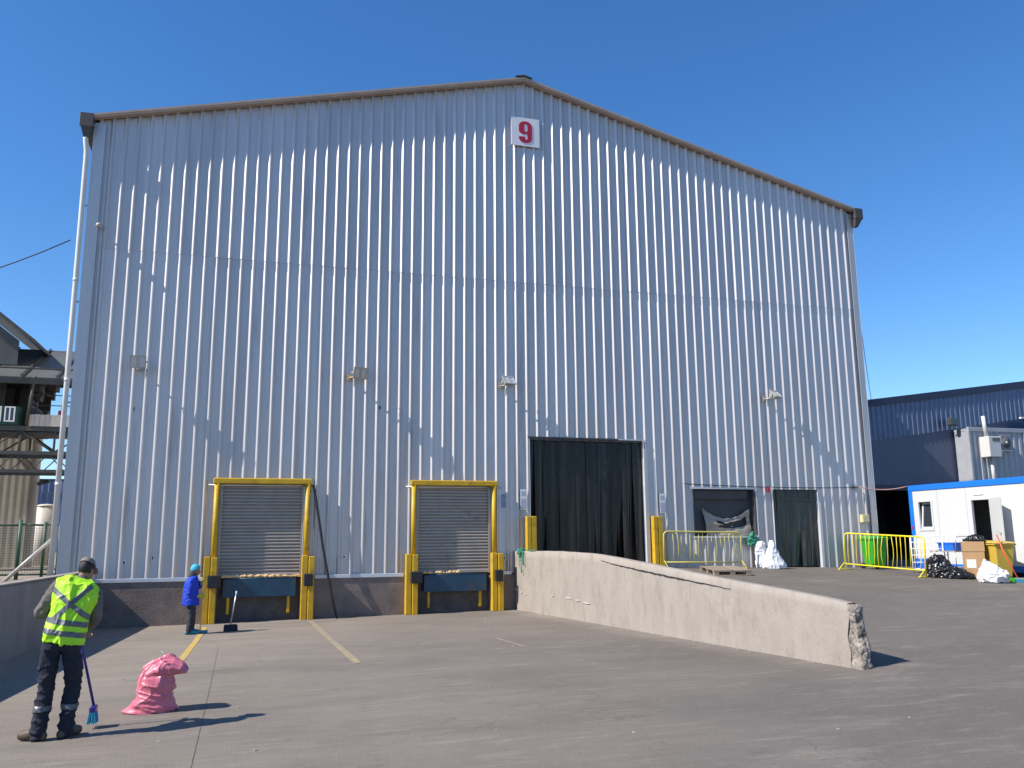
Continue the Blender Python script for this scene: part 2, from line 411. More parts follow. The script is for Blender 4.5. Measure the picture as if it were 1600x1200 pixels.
def strip(name, pts, w, m, label=None, parent=None, lift=0.005, seg=0.8):
    """flat painted strip lying on the pit ground along a polyline in x, y."""
    vs, fs = [], []; P = []
    for a, b in zip(pts, pts[1:]):
        k = max(1, int((Vector(b)-Vector(a)).length/seg))
        for i in range(k): P.append(Vector(a).lerp(Vector(b), i/k))
    P.append(Vector(pts[-1]))
    for i, p in enumerate(P):
        t = (P[min(i+1, len(P)-1)]-P[max(i-1, 0)]).normalized(); nrm = Vector((-t.y, t.x))
        for s in (-1, 1):
            q = p + nrm*s*w*0.5*(0.92+0.16*random.random()); vs.append((q.x, q.y, pit(q.x, q.y)+lift))
    for i in range(len(P)-1): fs.append((2*i, 2*i+1, 2*i+3, 2*i+2))
    return pydata(name, vs, fs, m, parent)
strip('painted_line', [(2.96, -1.1), (2.92, -4.5), (2.86, -7.4), (2.83, -9.9)], 0.115, mPaintLine, parent=ground)
strip('painted_line', [(5.33, -0.7), (5.40, -5.0), (5.48, -8.9)], 0.12, mPaintFaint, parent=ground)
strip('painted_line', [(8.32, -6.6), (8.38, -8.2)], 0.07, mat('ghost_line', (0.31, 0.26, 0.16), 0.85, var=0.1, dirt=(0.22, 0.19, 0.155), dscale=5, dlo=0.38, dhi=0.56), parent=ground)
strip('expansion_joint', [(3.42, -9.2), (3.44, -12.0), (3.46, -16.0)], 0.006, mJoint, parent=ground, lift=0.004)
strip('expansion_joint', [(3.38, -5.5), (3.42, -9.2)], 0.004, mJoint, parent=ground, lift=0.004)

# ================================================================== WAREHOUSE
PITCH = 0.30
X0, X1 = -0.34, 22.52
XM = 0.5*(X0+X1); HE, HR = 11.55, 14.40
def roofz(x): return HR - (HR-HE)*abs(x-XM)/(XM-X0)
SEAM = 8.25
openings = [(3.12, 5.12, -0.5, 2.33), (8.03, 10.03, -0.5, 2.33), (11.17, 14.67, -0.5, 3.66), (16.20, 18.26, 0.88, 2.28), (18.87, 20.50, -0.5, 2.28)]
wh = thing('warehouse', (0, 0, 0), 'tall grey corrugated metal warehouse with gabled roof and loading doors', 'warehouse')

def profile(xa, xb):
    """rib profile points (x, y) between xa and xb; y < 0 is towards the viewer."""
    pts = []
    i0 = int(math.floor(xa/PITCH))-1; i1 = int(math.ceil(xb/PITCH))+1
    for i in range(i0, i1):
        c = i*PITCH
        for dx, dy in ((-0.030, 0.0), (0.025, -0.050), (0.050, -0.050), (0.100, 0.0), (0.158, 0.0), (0.166, -0.005), (0.174, 0.0), (0.214, 0.0), (0.222, -0.005), (0.230, 0.0)):
            pts.append((c+dx, dy))
    def yat(x):
        for (a, ya), (b, yb) in zip(pts, pts[1:]):
            if a <= x <= b: return ya+(yb-ya)*(x-a)/(b-a)
        return 0.0
    xs = {round(x, 4) for x, _ in pts if xa < x < xb} | {xa, xb}
    for o in openings:
        for e in o[:2]:
            if xa < e < xb: xs.add(e)
    if xa < XM < xb: xs.add(XM)
    xs = sorted(xs)
    return [(x, yat(x)) for x in xs]
def zbot(x): return -0.02 if x < 10.78 else -0.22
for k in range(-1, 25):
    xa, xb = k*0.9-0.06, (k+1)*0.9-0.06
    xa, xb = max(xa, X0+0.02), min(xb, X1-0.02)
    if xb-xa < 0.05: continue
    for lev in (0, 1):
        pr = profile(xa, xb); vs, fs = [], []
        off = (0.012 if lev == 0 else 0.0) + random.uniform(-0.003, 0.003); tw = random.uniform(-0.0035, 0.0035)
        for (a, ya), (b, yb) in zip(pr, pr[1:]):
            if b-a < 1e-5: continue
            mid = 0.5*(a+b)
            lo = zbot(mid) if lev == 0 else SEAM-0.12
            cuts = sorted((o[2], o[3]) for o in openings if o[0] <= mid <= o[1]) if lev == 0 else []
            iv = []; cur = lo
            for c0, c1 in cuts:
                if c0 > cur: iv.append((cur, c0))
                cur = max(cur, c1)
            iv.append((cur, None))
            for z0, z1 in iv:
                za1, zb1 = (SEAM, SEAM) if lev == 0 else (roofz(a)-0.03, roofz(b)-0.03)
                if z1 is not None: za1 = zb1 = z1
                n = len(vs)
                vs += [(a, ya+off+tw*(a-xa), z0), (b, yb+off+tw*(b-xa), z0), (b, yb+off+tw*(b-xa), zb1), (a, ya+off+tw*(a-xa), za1)]
                fs.append((n, n+1, n+2, n+3))
        pydata('cladding_sheet', vs, fs, mClad, wh)
# shell: sides, back, roof
box('side_wall', X0-0.05, X0+0.01, 0.05, 32, -0.2, HE-0.05, mClad, wh)
box('side_wall', X1-0.01, X1+0.05, 0.05, 32, -0.2, HE-0.05, mClad, wh)
pydata('rear_wall', [(X0, 32, -0.2), (X1, 32, -0.2), (X1, 32, HE), (XM, 32, HR), (X0, 32, HE)], [(0, 1, 2, 3, 4)], mClad, wh)
OV = 0.185
def roof_half(s):
    xe = X0-0.06 if s < 0 else X1+0.06
    ze = roofz(X0) - 0.06*(HR-HE)/(XM-X0)
    bm = bmesh.new()
    a, b = (xe, ze), (XM, HR)
    vs = [bm.verts.new(p) for y in (-OV, 32.3) for p in ((a[0], y, a[1]), (b[0], y, b[1]), (b[0], y, b[1]+0.06), (a[0], y, a[1]+0.06))]
    for f in ((0,1,2,3), (4,7,6,5), (0,4,5,1), (3,2,6,7), (0,3,7,4), (1,5,6,2)): bm.faces.new([vs[i] for i in f])
    r = finish('roof', bm, mRoof, wh)
    # rake trim: two stepped strips on the gable edge
    bm = bmesh.new()
    def slab(y0, y1, d0, d1):
        q = [(a[0], y, a[1]+d) for y in (y0, y1) for d in (d0, d1)] + [(b[0], y, b[1]+d) for y in (y0, y1) for d in (d0, d1)]
        v = [bm.verts.new(p) for p in q]
        for f in ((0,1,3,2), (4,6,7,5), (0,4,5,1), (2,3,7,6), (0,2,6,4), (1,5,7,3)): bm.faces.new([v[i] for i in f])
    slab(-OV-0.022, -OV-0.002, -0.045, 0.055)
    slab(-OV-0.036, -OV-0.024, 0.012, 0.068)
    slab(-OV, -0.050, -0.045, -0.033)
    finish('rake_trim', bm, mCream, wh)
roof_half(-1); roof_half(1)
bm = bmesh.new()
for s in (-1, 1):
    v = [bm.verts.new(p) for p in ((XM, -OV-0.06, HR+0.13), (XM+s*0.26, -OV-0.06, HR+0.060), (XM+s*0.26, 32.3, HR+0.060), (XM, 32.3, HR+0.13), (XM, -OV-0.06, HR+0.08), (XM+s*0.26, -OV-0.06, HR+0.04))]
    bm.faces.new(v[:4]); bm.faces.new((v[0], v[1], v[5], v[4]))
finish('ridge_cap', bm, mGutter, wh)
# corner flashings
for xa, xb in ((X0-0.055, X0+0.21), (X1-0.16, X1+0.055)):
    bm = bmesh.new(); abox(bm, xa, xb, -0.062, -0.046, -0.15, HE-0.12, 0.004); finish('corner_flashing', bm, mClad, wh)
bm = bmesh.new(); abox(bm, X0-0.07, X0-0.052, -0.064, 0.12, -0.15, HE-0.15, 0.004); finish('corner_flashing', bm, mFlash, wh)
bm = bmesh.new(); abox(bm, X1+0.057, X1+0.072, -0.064, 0.12, -0.2, HE-0.15, 0.004); finish('corner_flashing', bm, mFlash, wh)
# gutters with box ends
for s, xe in ((-1, X0-0.34), (1, X1+0.30)):
    bm = bmesh.new()
    a, b = sorted((xe, xe-s*0.26))
    ze = HE-0.10
    abox(bm, a, b+0.02 if s < 0 else b, -0.26, 32, ze-0.22, ze+0.10, 0.015)
    abox(bm, a-0.03, b+0.03, -0.29, -0.262, ze-0.25, ze+0.12, 0.01)
    finish('gutter', bm, mGutter, wh)
    bm = bmesh.new()
    c = xe-s*0.13
    v0 = [(c-0.13, -0.27, ze-0.24), (c+0.13, -0.27, ze-0.24), (c+0.13, 0.0, ze-0.24), (c-0.13, 0.0, ze-0.24)]
    c2 = c+(-s)*0.06 if s > 0 else c
    v1 = [(c2-0.06, -0.2, ze-0.5), (c2+0.06, -0.2, ze-0.5), (c2+0.06, -0.08, ze-0.5), (c2-0.06, -0.08, ze-0.5)]
    vv = [bm.verts.new(p) for p in v0+v1]
    for i in range(4): bm.faces.new((vv[i], vv[(i+1) % 4], vv[4+(i+1) % 4], vv[4+i]))
    bm.faces.new(vv[:4]); bm.faces.new(vv[4:])
    finish('gutter_funnel', bm, mGutter, wh)
dp = tube('downpipe', [(X0-0.22, -0.14, HE-0.55), (X0-0.22, -0.14, HE-0.66), (X0-0.19, -0.10, HE-0.90), (X0-0.185, -0.08, HE-1.1), (X0-0.185, -0.06, 6.0), (X0-0.185, -0.06, 0.05)], 0.062, mPipe, wh, 12)
for z in (9.2, 6.7, 4.2, 1.7):
    box('pipe_clip', X0-0.255, X0-0.06, -0.03, -0.012, z-0.02, z+0.02, mLampG, wh)
    tube('pipe_joint', [(X0-0.185, -0.06, z+0.5), (X0-0.185, -0.06, z+0.58)], 0.069, mPipe, wh, 12)
# base flashings (pieces between the openings) and the concrete dock face
for a, b in ((X0-0.02, 2.80), (5.45, 7.70), (10.36, 10.62)):
    bm = bmesh.new(); abox(bm, a, b, -0.075, -0.050, -0.055, 0.035, 0.006); finish('base_flashing', bm, mFlash, wh)
def dock_piece(a, b, y, z1, m, name='dock_wall'):
    box(name, a, b, y, 0.45, -1.35, z1, m, wh, 0.0)
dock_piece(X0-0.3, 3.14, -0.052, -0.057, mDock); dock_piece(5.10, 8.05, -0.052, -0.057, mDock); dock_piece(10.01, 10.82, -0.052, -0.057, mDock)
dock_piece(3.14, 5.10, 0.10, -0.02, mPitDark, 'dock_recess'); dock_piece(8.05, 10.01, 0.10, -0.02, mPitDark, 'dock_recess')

# roller shutter doors with yellow frames
def shutter(xa, xb):
    d = bpy.data.objects.new('roller_door', None); link(d, wh); d.location = (0, 0, 0)
    bm = bmesh.new()
    z = 0.06; rows_ = []
    sl_ = 0.082
    prof = []
    while z < 2.36:
        for t, dy in ((0.0, 0.026), (0.02, -0.010), (0.14, -0.026), (0.34, -0.032), (0.54, -0.026), (0.68, -0.012), (0.72, 0.026)):
            prof.append((z+t*sl_, 0.026+dy))
        z += sl_
    va = [bm.verts.new((xa-0.02, y, z)) for z, y in prof]; vb = [bm.verts.new((xb+0.02, y, z)) for z, y in prof]
    for i in range(len(prof)-1): bm.faces.new((va[i], vb[i], vb[i+1], va[i+1]))
    finish('slat_curtain', bm, mShut, d, True)
    box('bottom_bar', xa+0.02, xb-0.02, -0.010, 0.04, 0.012, 0.085, mShut, d, 0.006)
    for x in (xa-0.03, xb-0.05):
        box('guide_rail', x, x+0.08, -0.030, -0.012, 0.0, 2.30, mShut, d)
    # soffit of the opening
    box('opening_lintel', xa-0.02, xb+0.02, -0.036, 0.2, 2.30, 2.36, mDock, d)
    for x in (xa-0.012, xb+0.0):
        box('opening_jamb', x, x+0.012, -0.034, 0.14, 0.0, 2.295, mShut, d)
    fr = bpy.data.objects.new('door_frame', None); link(fr, wh)
    for x in (xa-0.095, xb+0.095):
        tube('frame_post', [(x, -0.105, 0.30), (x, -0.105, 2.37)], 0.066, mYellow, fr, 12)
    box('frame_header', xa-0.19, xb+0.19, -0.180, -0.048, 2.29, 2.43, mYellow, fr, 0.02)
    tube('curtain_rod', [(xa-0.30, -0.07, 2.255), (xb+0.30, -0.07, 2.255)], 0.022, mSteelRod, fr, 8)
    return d
shutter(3.12, 5.12); shutter(8.03, 10.03)

# foam rubble along the sills
def sill_foam(xa, xb, n, seed, label):
    random.seed(seed); bm = bmesh.new()
    for i in range(n):
        x = xa + (xb-xa)*i/n + random.uniform(-0.02, 0.02)
        r = random.uniform(0.022, 0.05)
        aball(bm, (x, -0.085+random.uniform(-0.02, 0.02), 0.012+r*0.5), (r*1.5, r*0.8, r*0.95), 1)
    b2 = remesh(bm, 0.012, 1, folds(0.008, 25, seed))
    tag(finish('torn_foam_seal', b2, mFoam, None, True), label, 'foam seal')
sill_foam(3.2, 5.1, 34, 3, 'torn orange foam along the sill of the left roller door')
sill_foam(8.15, 9.2, 14, 5, 'torn orange foam along the sill of the roller door beside the ramp')

# dock levellers
def leveller(xa, xb, label):
    o = thing('dock_leveller', (0.5*(xa+xb), 0, 0), label, 'dock leveller', 'dock levellers under the roller doors')
    w = 0.5*(xb-xa)
    box('deck', -w, w, -0.10, 0.098, -0.060, -0.024, mBlueSteel, o, 0.006)
    box('lip', -w, w, -0.135, -0.105, -0.46, -0.030, mBlueSteel, o, 0.008)
    tube('hinge', [(-w, -0.12, -0.02), (w, -0.12, -0.02)], 0.016, mBlueSteel, o, 8)
    for x in (-w+0.10, w-0.20):
        box('support_leg', x, x+0.07, -0.09, -0.03, -0.86, -0.44, mYellow, o, 0.008)
    box('skirt', -w-0.02, w+0.02, 0.03, 0.06, -0.44, -0.062, mRubber, o)
leveller(3.27, 4.99, 'blue steel dock leveller lip below the left roller door')
leveller(8.22, 9.90, 'blue steel dock leveller lip below the roller door nearer the ramp')

# yellow guard posts at the docks, each a pair of channels with a rubber bumper
def guard(x, side, label):
    o = thing('dock_guard_post', (x, -0.06, pit(x, 0)), label, 'guard post', 'yellow dock guard posts')
    h = 0.52 - pit(x, 0)
    g0 = -pit(x, 0)
    box('channel', -0.155, -0.012, -0.20, -0.001, 0.0, h, mYellow, o, 0.012)
    box('channel', 0.012, 0.155, -0.23, -0.001, 0.0, h-0.02, mYellow, o, 0.012)
    box('web_plate', -0.02, 0.02, -0.15, -0.005, 0.0, h-0.03, mYellow, o)
    if side < 0: box('rubber_bumper', -0.05, 0.26, -0.33, -0.232, g0-0.22, g0+0.08, mRubber, o, 0.015)
    else: box('rubber_bumper', -0.10, 0.11, -0.33, -0.232, g0-0.22, g0+0.08, mRubber, o, 0.015)
guard(2.97, -1, 'yellow dock guard post beside the person in blue')
guard(5.27, 1, 'yellow dock guard post with the black pole leaning near it')
guard(7.88, -1, 'yellow dock guard post left of the roller door nearer the ramp')
guard(10.18, 1, 'yellow dock guard post closest to the ramp wall end')

# bollards either side of the big doorway
for x, lb in ((11.15, 'yellow door guard left of the black curtain doorway'), (14.93, 'yellow door guard right of the black curtain doorway')):
    z = yard(x, -0.2)
    o = thing('door_guard', (x, -0.07, z), lb, 'guard post', 'yellow guards of the curtain doorway')
    h = 1.48-z
    box('channel', -0.14, -0.008, -0.18, -0.001, -0.05, h, mYellow, o, 0.012)
    box('channel', 0.008, 0.14, -0.18, -0.001, -0.05, h, mYellow, o, 0.012)
    box('web_plate', -0.012, 0.012, -0.14, -0.01, -0.05, h-0.02, mYellow, o)

# big doorway: hanging vinyl strips
def strips(xa, xb, zt, w, m, yb, seed, zb=None):
    random.seed(seed)
    d = bpy.data.objects.new('strip_curtain', None); link(d, wh)
    x = xa+0.01
    i = 0
    while x < xb-0.03:
        ww = min(w*random.uniform(0.85, 1.2), xb-x)
        n, k = 7, 14
        z0 = (yard(x, 0)+0.03 if zb is None else zb)
        ph = random.uniform(0, 6); am = random.uniform(0.012, 0.045); sh = random.uniform(-0.05, 0.05)
        yo = yb + (0.0 if i % 2 else 0.022) + random.uniform(-0.01, 0.01)
        vs, fs = [], []; cv = random.uniform(-1.0, 1.0)
        for r in range(k+1):
            t = r/k; z = zt + (z0-zt)*t
            for c in range(n+1):
                u = c/n
                xx = x-0.02 + (ww+0.045)*u + sh*t*t*0.5
                yy = yo + am*math.sin(ph+u*3.4+t*2.3)*(0.3+t) + 0.012*noise.noise(Vector((xx*5, t*3, seed))) + (0.05*math.sin(u*math.pi)*(0.4+0.6*t)*cv)
                vs.append((min(max(xx, xa+0.004), xb-0.004), yy, z))
        for r in range(k):
            for c in range(n):
                q = r*(n+1)+c; fs.append((q, q+1, q+n+2, q+n+1))
        pydata('vinyl_strip', vs, fs, m, d, True)
        x += ww; i += 1
    return d
cur = strips(11.17, 14.67, 3.64, 0.19, mStrip, 0.08, 11)
box('hanging_rail', 11.19, 14.65, -0.010, 0.025, 3.585, 3.655, mGutter, cur, 0.004)
box('interior_shade_sheet', 11.10, 14.75, 0.35, 0.36, -0.3, 3.8, mDark, cur)  # added near-black sheet stands in for the unlit room behind the strips
box('door_trim', 14.672, 14.76, -0.062, -0.053, 0.02, 3.40, mClad, wh, 0.003)
box('door_jamb', 14.655, 14.669, -0.045, 0.2, 0.0, 3.66, mFlash, wh)
box('door_jamb', 11.171, 11.185, -0.045, 0.2, 0.0, 3.66, mFlash, wh)
box('door_head_trim', 13.85, 14.72, -0.056, -0.043, 3.645, 3.675, mFlash, wh)
box('door_head_trim', 11.12, 13.85, -0.060, -0.043, 3.645, 3.685, mGutter, wh)

# side window with drooping dusty film
win = bpy.data.objects.new('window_opening', None); link(win, wh)
box('window_back', 16.15, 18.30, 0.20, 0.21, 0.8, 2.35, mDarkPanel, win)
box('blind_roll', 16.22, 18.1, 0.10, 0.18, 1.98, 2.26, mDarkPanel, win, 0.02)
box('sill', 16.16, 18.30, -0.072, 0.14, 0.850, 0.905, mFlash, win, 0.006)
box('head_trim', 16.10, 18.36, -0.062, -0.042, 2.27, 2.33, mFlash, win, 0.004)
for x in (16.185, 18.245): box('jamb', x, x+0.03, -0.03, 0.20, 0.9, 2.27, mDarkPanel, win)
vs, fs = [], []
n, k = 26, 14
for r in range(k+1):
    for c in range(n+1):
        u, t = c/n, r/k
        top = 1.74 - 0.30*math.sin(u*math.pi)**0.8 + 0.05*noise.noise(Vector((u*6, 0, 1))) - 0.04*u
        bot = 0.92 + 0.02*noise.noise(Vector((u*7, 2, 1)))
        z = top + (bot-top)*t
        xx = 16.55 + 1.55*u + (0.13*t if u < 0.5 else 0.06*t)
        vs.append((xx, 0.09 + 0.030*noise.noise(Vector((u*5, t*4, 3))) + 0.02*math.sin(t*9+u*4), z))
for r in range(k):
    for c in range(n):
        if 3 <= r <= 7 and noise.noise(Vector((c*0.23, r*0.5, 9.0))) > -0.1 - 0.02*c and 6 < c < 24: continue
        q = r*(n+1)+c; fs.append((q, q+1, q+n+2, q+n+1))
pydata('torn_plastic_film', vs, fs, mFilm, win, True)

# personnel doorway with clear strips
cur2 = strips(18.87, 20.50, 2.26, 0.19, mStrip2, 0.07, 23)
box('interior_shade_sheet', 18.8, 20.6, 0.35, 0.36, -0.3, 2.4, mDark, cur2)  # room darkness behind the clear strips, painted as a near-black sheet
for z in (2.20, 2.07, 1.94):
    box('hanging_rail', 18.90, 20.40, 0.002, 0.016, z-0.007, z+0.007, mOldSteel, cur2)
for x in (18.871, 20.484): box('door_jamb', x, x+0.015, -0.045, 0.2, -0.1, 2.27, mFlash, wh)
box('door_edge_trim', 20.51, 20.56, -0.050, -0.043, -0.15, 1.9, mFlash, wh)

# ================================================================== things on the facade
sg = thing('number_sign', (11.155, -0.045, 12.32), 'white square board with a red number 9 under the roof ridge', 'sign')
box('board', -0.44, 0.44, -0.04, -0.012, 0.0, 0.90, mSignW, sg, 0.004)
for x in (-0.3, 0.3): box('bracket', x-0.02, x+0.02, -0.010, 0.04, 0.1, 0.8, mLampG, sg)
cu = bpy.data.curves.new('nine', 'CURVE'); cu.dimensions = '2D'; cu.fill_mode = 'BOTH'; cu.extrude = 0.004
def spl(pts):
    s = cu.splines.new('POLY'); s.points.add(len(pts)-1)
    for p, q in zip(s.points, pts): p.co = (q[0], q[1], 0, 1)
    s.use_cyclic_u = True
def arc(cx, cy, rx, ry, a0, a1, n=14): return [(cx+rx*math.cos(R(a0+(a1-a0)*i/n)), cy+ry*math.sin(R(a0+(a1-a0)*i/n))) for i in range(n+1)]
outer = arc(0, 0.52, 0.205, 0.165, 0, 180) + arc(0, 0.385, 0.205, 0.125, 180, 255) + [(0.055, 0.285), (0.062, 0.20)] + arc(0.022, 0.155, 0.040, 0.060, 0, -180, 8) + [(-0.018, 0.19), (-0.195, 0.19)] + arc(0, 0.15, 0.205, 0.155, 180, 360)
spl(outer)
spl(arc(0.012, 0.54, 0.050, 0.060, 0, 180, 10) + arc(0.012, 0.40, 0.050, 0.050, 180, 360, 10))
co = bpy.data.objects.new('tmp_curve', cu); C.objects.link(co)
dg = bpy.context.evaluated_depsgraph_get(); dg.update()
nm = bpy.data.meshes.new_from_object(co.evaluated_get(dg)); bpy.data.objects.remove(co)
nm.materials.clear(); nm.materials.append(mRed)
no = bpy.data.objects.new('numeral', nm); link(no, sg)
no.rotation_euler = (R(90), 0, 0); no.location = (0, -0.046, 0.105)

def floodlight(x, z, yawd, tiltd, m, label, arm=0.0):
    o = thing('floodlight', (x, -0.042, z), label, 'floodlight', 'floodlights along the warehouse wall')
    box('wall_plate', -0.06+arm, 0.06+arm, -0.02, 0.0, -0.13, 0.03, m, o, 0.004)
    tube('arm', [(arm, -0.01, -0.06), (arm*0.6, -0.12, -0.06), (0, -0.22, -0.02)], 0.022, m, o, 8)
    mx = Matrix.Translation((0, -0.26, 0.03)) @ Matrix.Rotation(R(yawd), 4, 'Z') @ Matrix.Rotation(R(tiltd), 4, 'X')
    bm = bmesh.new()
    v = [mx @ Vector(p) for p in ((-.12, .09, -.10), (.12, .09, -.10), (.12, .09, .10), (-.12, .09, .10), (-.18, -.05, -.145), (.18, -.05, -.145), (.18, -.05, .145), (-.18, -.05, .145))]
    vv = [bm.verts.new(p) for p in v]
    for f in ((0,1,2,3), (0,4,5,1), (1,5,6,2), (2,6,7,3), (3,7,4,0), (4,7,6,5)): bm.faces.new([vv[i] for i in f])
    bmesh.ops.bevel(bm, geom=bm.edges[:], offset=0.008, segments=1, affect='EDGES')
    h = finish('housing', bm, m, o)
    bm = bmesh.new()
    abox(bm, -.19, .19, -.068, -.052, .125, .155, 0, mx); abox(bm, -.19, .19, -.068, -.052, -.155, -.125, 0, mx)
    abox(bm, -.19, -.16, -.067, -.053, -.125, .125, 0, mx); abox(bm, .16, .19, -.067, -.053, -.125, .125, 0, mx)
    abox(bm, -.03, .03, -.064, -.056, -.125, .125, 0, mx)
    finish('bezel', bm, m, o)
    bm = bmesh.new(); abox(bm, -.16, .16, -.057, -.0515, -.125, .125, 0, mx); finish('lens', bm, mLampGlass, o)
    for s in (-1, 1):
        bm = bmesh.new(); abox(bm, s*.19-.006, s*.19+.006, -.03, .10, -.02, .02, 0, mx); finish('yoke', bm, m, o)
floodlight(1.05, 5.19, 0, 12, mLampG, 'grey floodlight on the wall nearest the downpipe, facing out')
floodlight(6.42, 5.17, 14, 14, mLampB, 'beige weathered floodlight above the gap between the roller doors', -0.24)
floodlight(10.50, 5.13, 18, -38, mLampG, 'grey floodlight tilted down, left above the black curtain doorway', -0.15)
floodlight(19.0, 5.10, 24, -42, mLampG, 'pale floodlight tilted down on the right part of the wall', -0.20)

def notice(x, z, label):
    m = bpy.data.materials.get('notice_print')
    if not m:
        m = bpy.data.materials.new('notice_print'); m.use_nodes = True; nt = m.node_tree; b = nt.nodes['Principled BSDF']
        tc = nt.nodes.new('ShaderNodeTexCoord'); wv = nt.nodes.new('ShaderNodeTexNoise'); wv.inputs['Scale'].default_value = 1.0
        mp = nt.nodes.new('ShaderNodeMapping'); mp.inputs['Scale'].default_value = (40, 1, 55)
        nt.links.new(tc.outputs['Object'], mp.inputs[0]); nt.links.new(mp.outputs[0], wv.inputs[0])
        cr = nt.nodes.new('ShaderNodeValToRGB'); cr.color_ramp.elements[0].position = 0.46; cr.color_ramp.elements[1].position = 0.56
        cr.color_ramp.elements[0].color = (0.60, 0.62, 0.68, 1); cr.color_ramp.elements[1].color = (0.20, 0.24, 0.36, 1)
        nt.links.new(wv.outputs[0], cr.inputs[0]); nt.links.new(cr.outputs[0], b.inputs['Base Color']); b.inputs['Roughness'].default_value = 0.5
    o = thing('notice_board', (x, -0.045, z), label, 'notice')
    box('sheet', -0.09, 0.09, -0.008, -0.002, 0.0, 0.56, mPaper, o)
    box('printed_text', -0.075, 0.075, -0.0105, -0.0085, 0.03, 0.30, m, o)
    box('printed_text', -0.06, 0.06, -0.0105, -0.0085, 0.38, 0.50, m, o)
notice(10.98, 1.66, 'narrow printed notice left of the black curtain doorway')
notice(15.19, 1.57, 'narrow printed notice right of the black curtain doorway')

o = thing('alarm_box', (18.76, -0.045, 2.20), 'small red and white box above the doorway with clear strips', 'alarm')
box('housing', -0.09, 0.0, -0.07, 0.0, 0, 0.13, mRed, o, 0.006); box('lens_cover', 0.002, 0.09, -0.065, 0.0, 0.0, 0.13, mPaper, o, 0.006)
o = thing('electrical_box', (22.07, -0.045, 1.28), 'cream electrical box low on the right corner of the warehouse', 'electrical box')
box('case', -0.13, 0.13, -0.13, 0.0, 0, 0.24, mYelBin if False else mat('cream_plastic', (0.62, 0.55, 0.30), 0.5), o, 0.01)
box('lid', -0.115, 0.115, -0.142, -0.131, 0.02, 0.22, MATS['cream_plastic'], o, 0.003)
tube('conduit', [(0.02, -0.05, 0.24), (0.02, -0.05, 1.10)], 0.014, mLampG, o, 6)
o = thing('security_camera', (-0.10, -0.064, 8.62), 'small pale security camera high beside the left corner', 'camera')
tube('bracket', [(0, 0, 0), (0, -0.08, 0.02)], 0.02, mLampG, o); 
bm = bmesh.new(); aball(bm, (0.02, -0.13, 0.03), (0.08, 0.09, 0.07), 2); finish('dome', bm, mLampG, o, True)
o = thing('cable_clamp', (21.88, -0.045, 2.36), 'small bracket where the cables meet at the right corner', 'bracket')
box('plate', -0.06, 0.06, -0.03, 0.0, -0.05, 0.07, mLampG, o, 0.004); tube('hook', [(0.0, -0.02, 0.0), (0.0, -0.10, 0.0), (0.02, -0.12, 0.05)], 0.014, mGutter, o)

def cable(name, a, b, sag, r, m, label, n=12):
    a, b = Vector(a), Vector(b); pts = []
    for i in range(n+1):
        t = i/n; p = a.lerp(b, t); p.z -= sag*4*t*(1-t); pts.append(p)
    return tag(tube(name, pts, r, m, None, 6), label, 'cable')
cable('power_cable', (21.90, -0.16, 2.38), (23.60, -0.34, 2.40), 0.10, 0.017, mPinkCable, 'salmon cable from the warehouse corner to the container')
cable('power_cable', (15.9, -0.06, 2.42), (21.88, -0.08, 2.36), 0.05, 0.011, mBlackCable, 'black cable along the wall above the window and strip door', 20)
cable('overhead_wire', (22.62, -0.02, 7.4), (27.9, 6.0, 6.15), 0.12, 0.010, mBlackCable, 'thin wire from the warehouse corner to the navy building')
cable('overhead_wire', (-9.0, 3.0, 6.6), (-1.34, 3.0, 9.26), 0.55, 0.016, mBlackCable, 'thin wire hanging in the sky left of the warehouse')
for _ in range(1):
    tag(tube('leaning_pole', [(5.34, -0.11, 2.28), (5.42, -0.13, 1.9), (5.62, -0.20, 0.7), (5.86, -0.34, -0.5), (5.99, -0.42, -1.02)], [0.022, 0.03, 0.032, 0.032, 0.028], mBlackCable, None, 8), 'long black pole leaning on the wall beside the left roller door', 'pole')

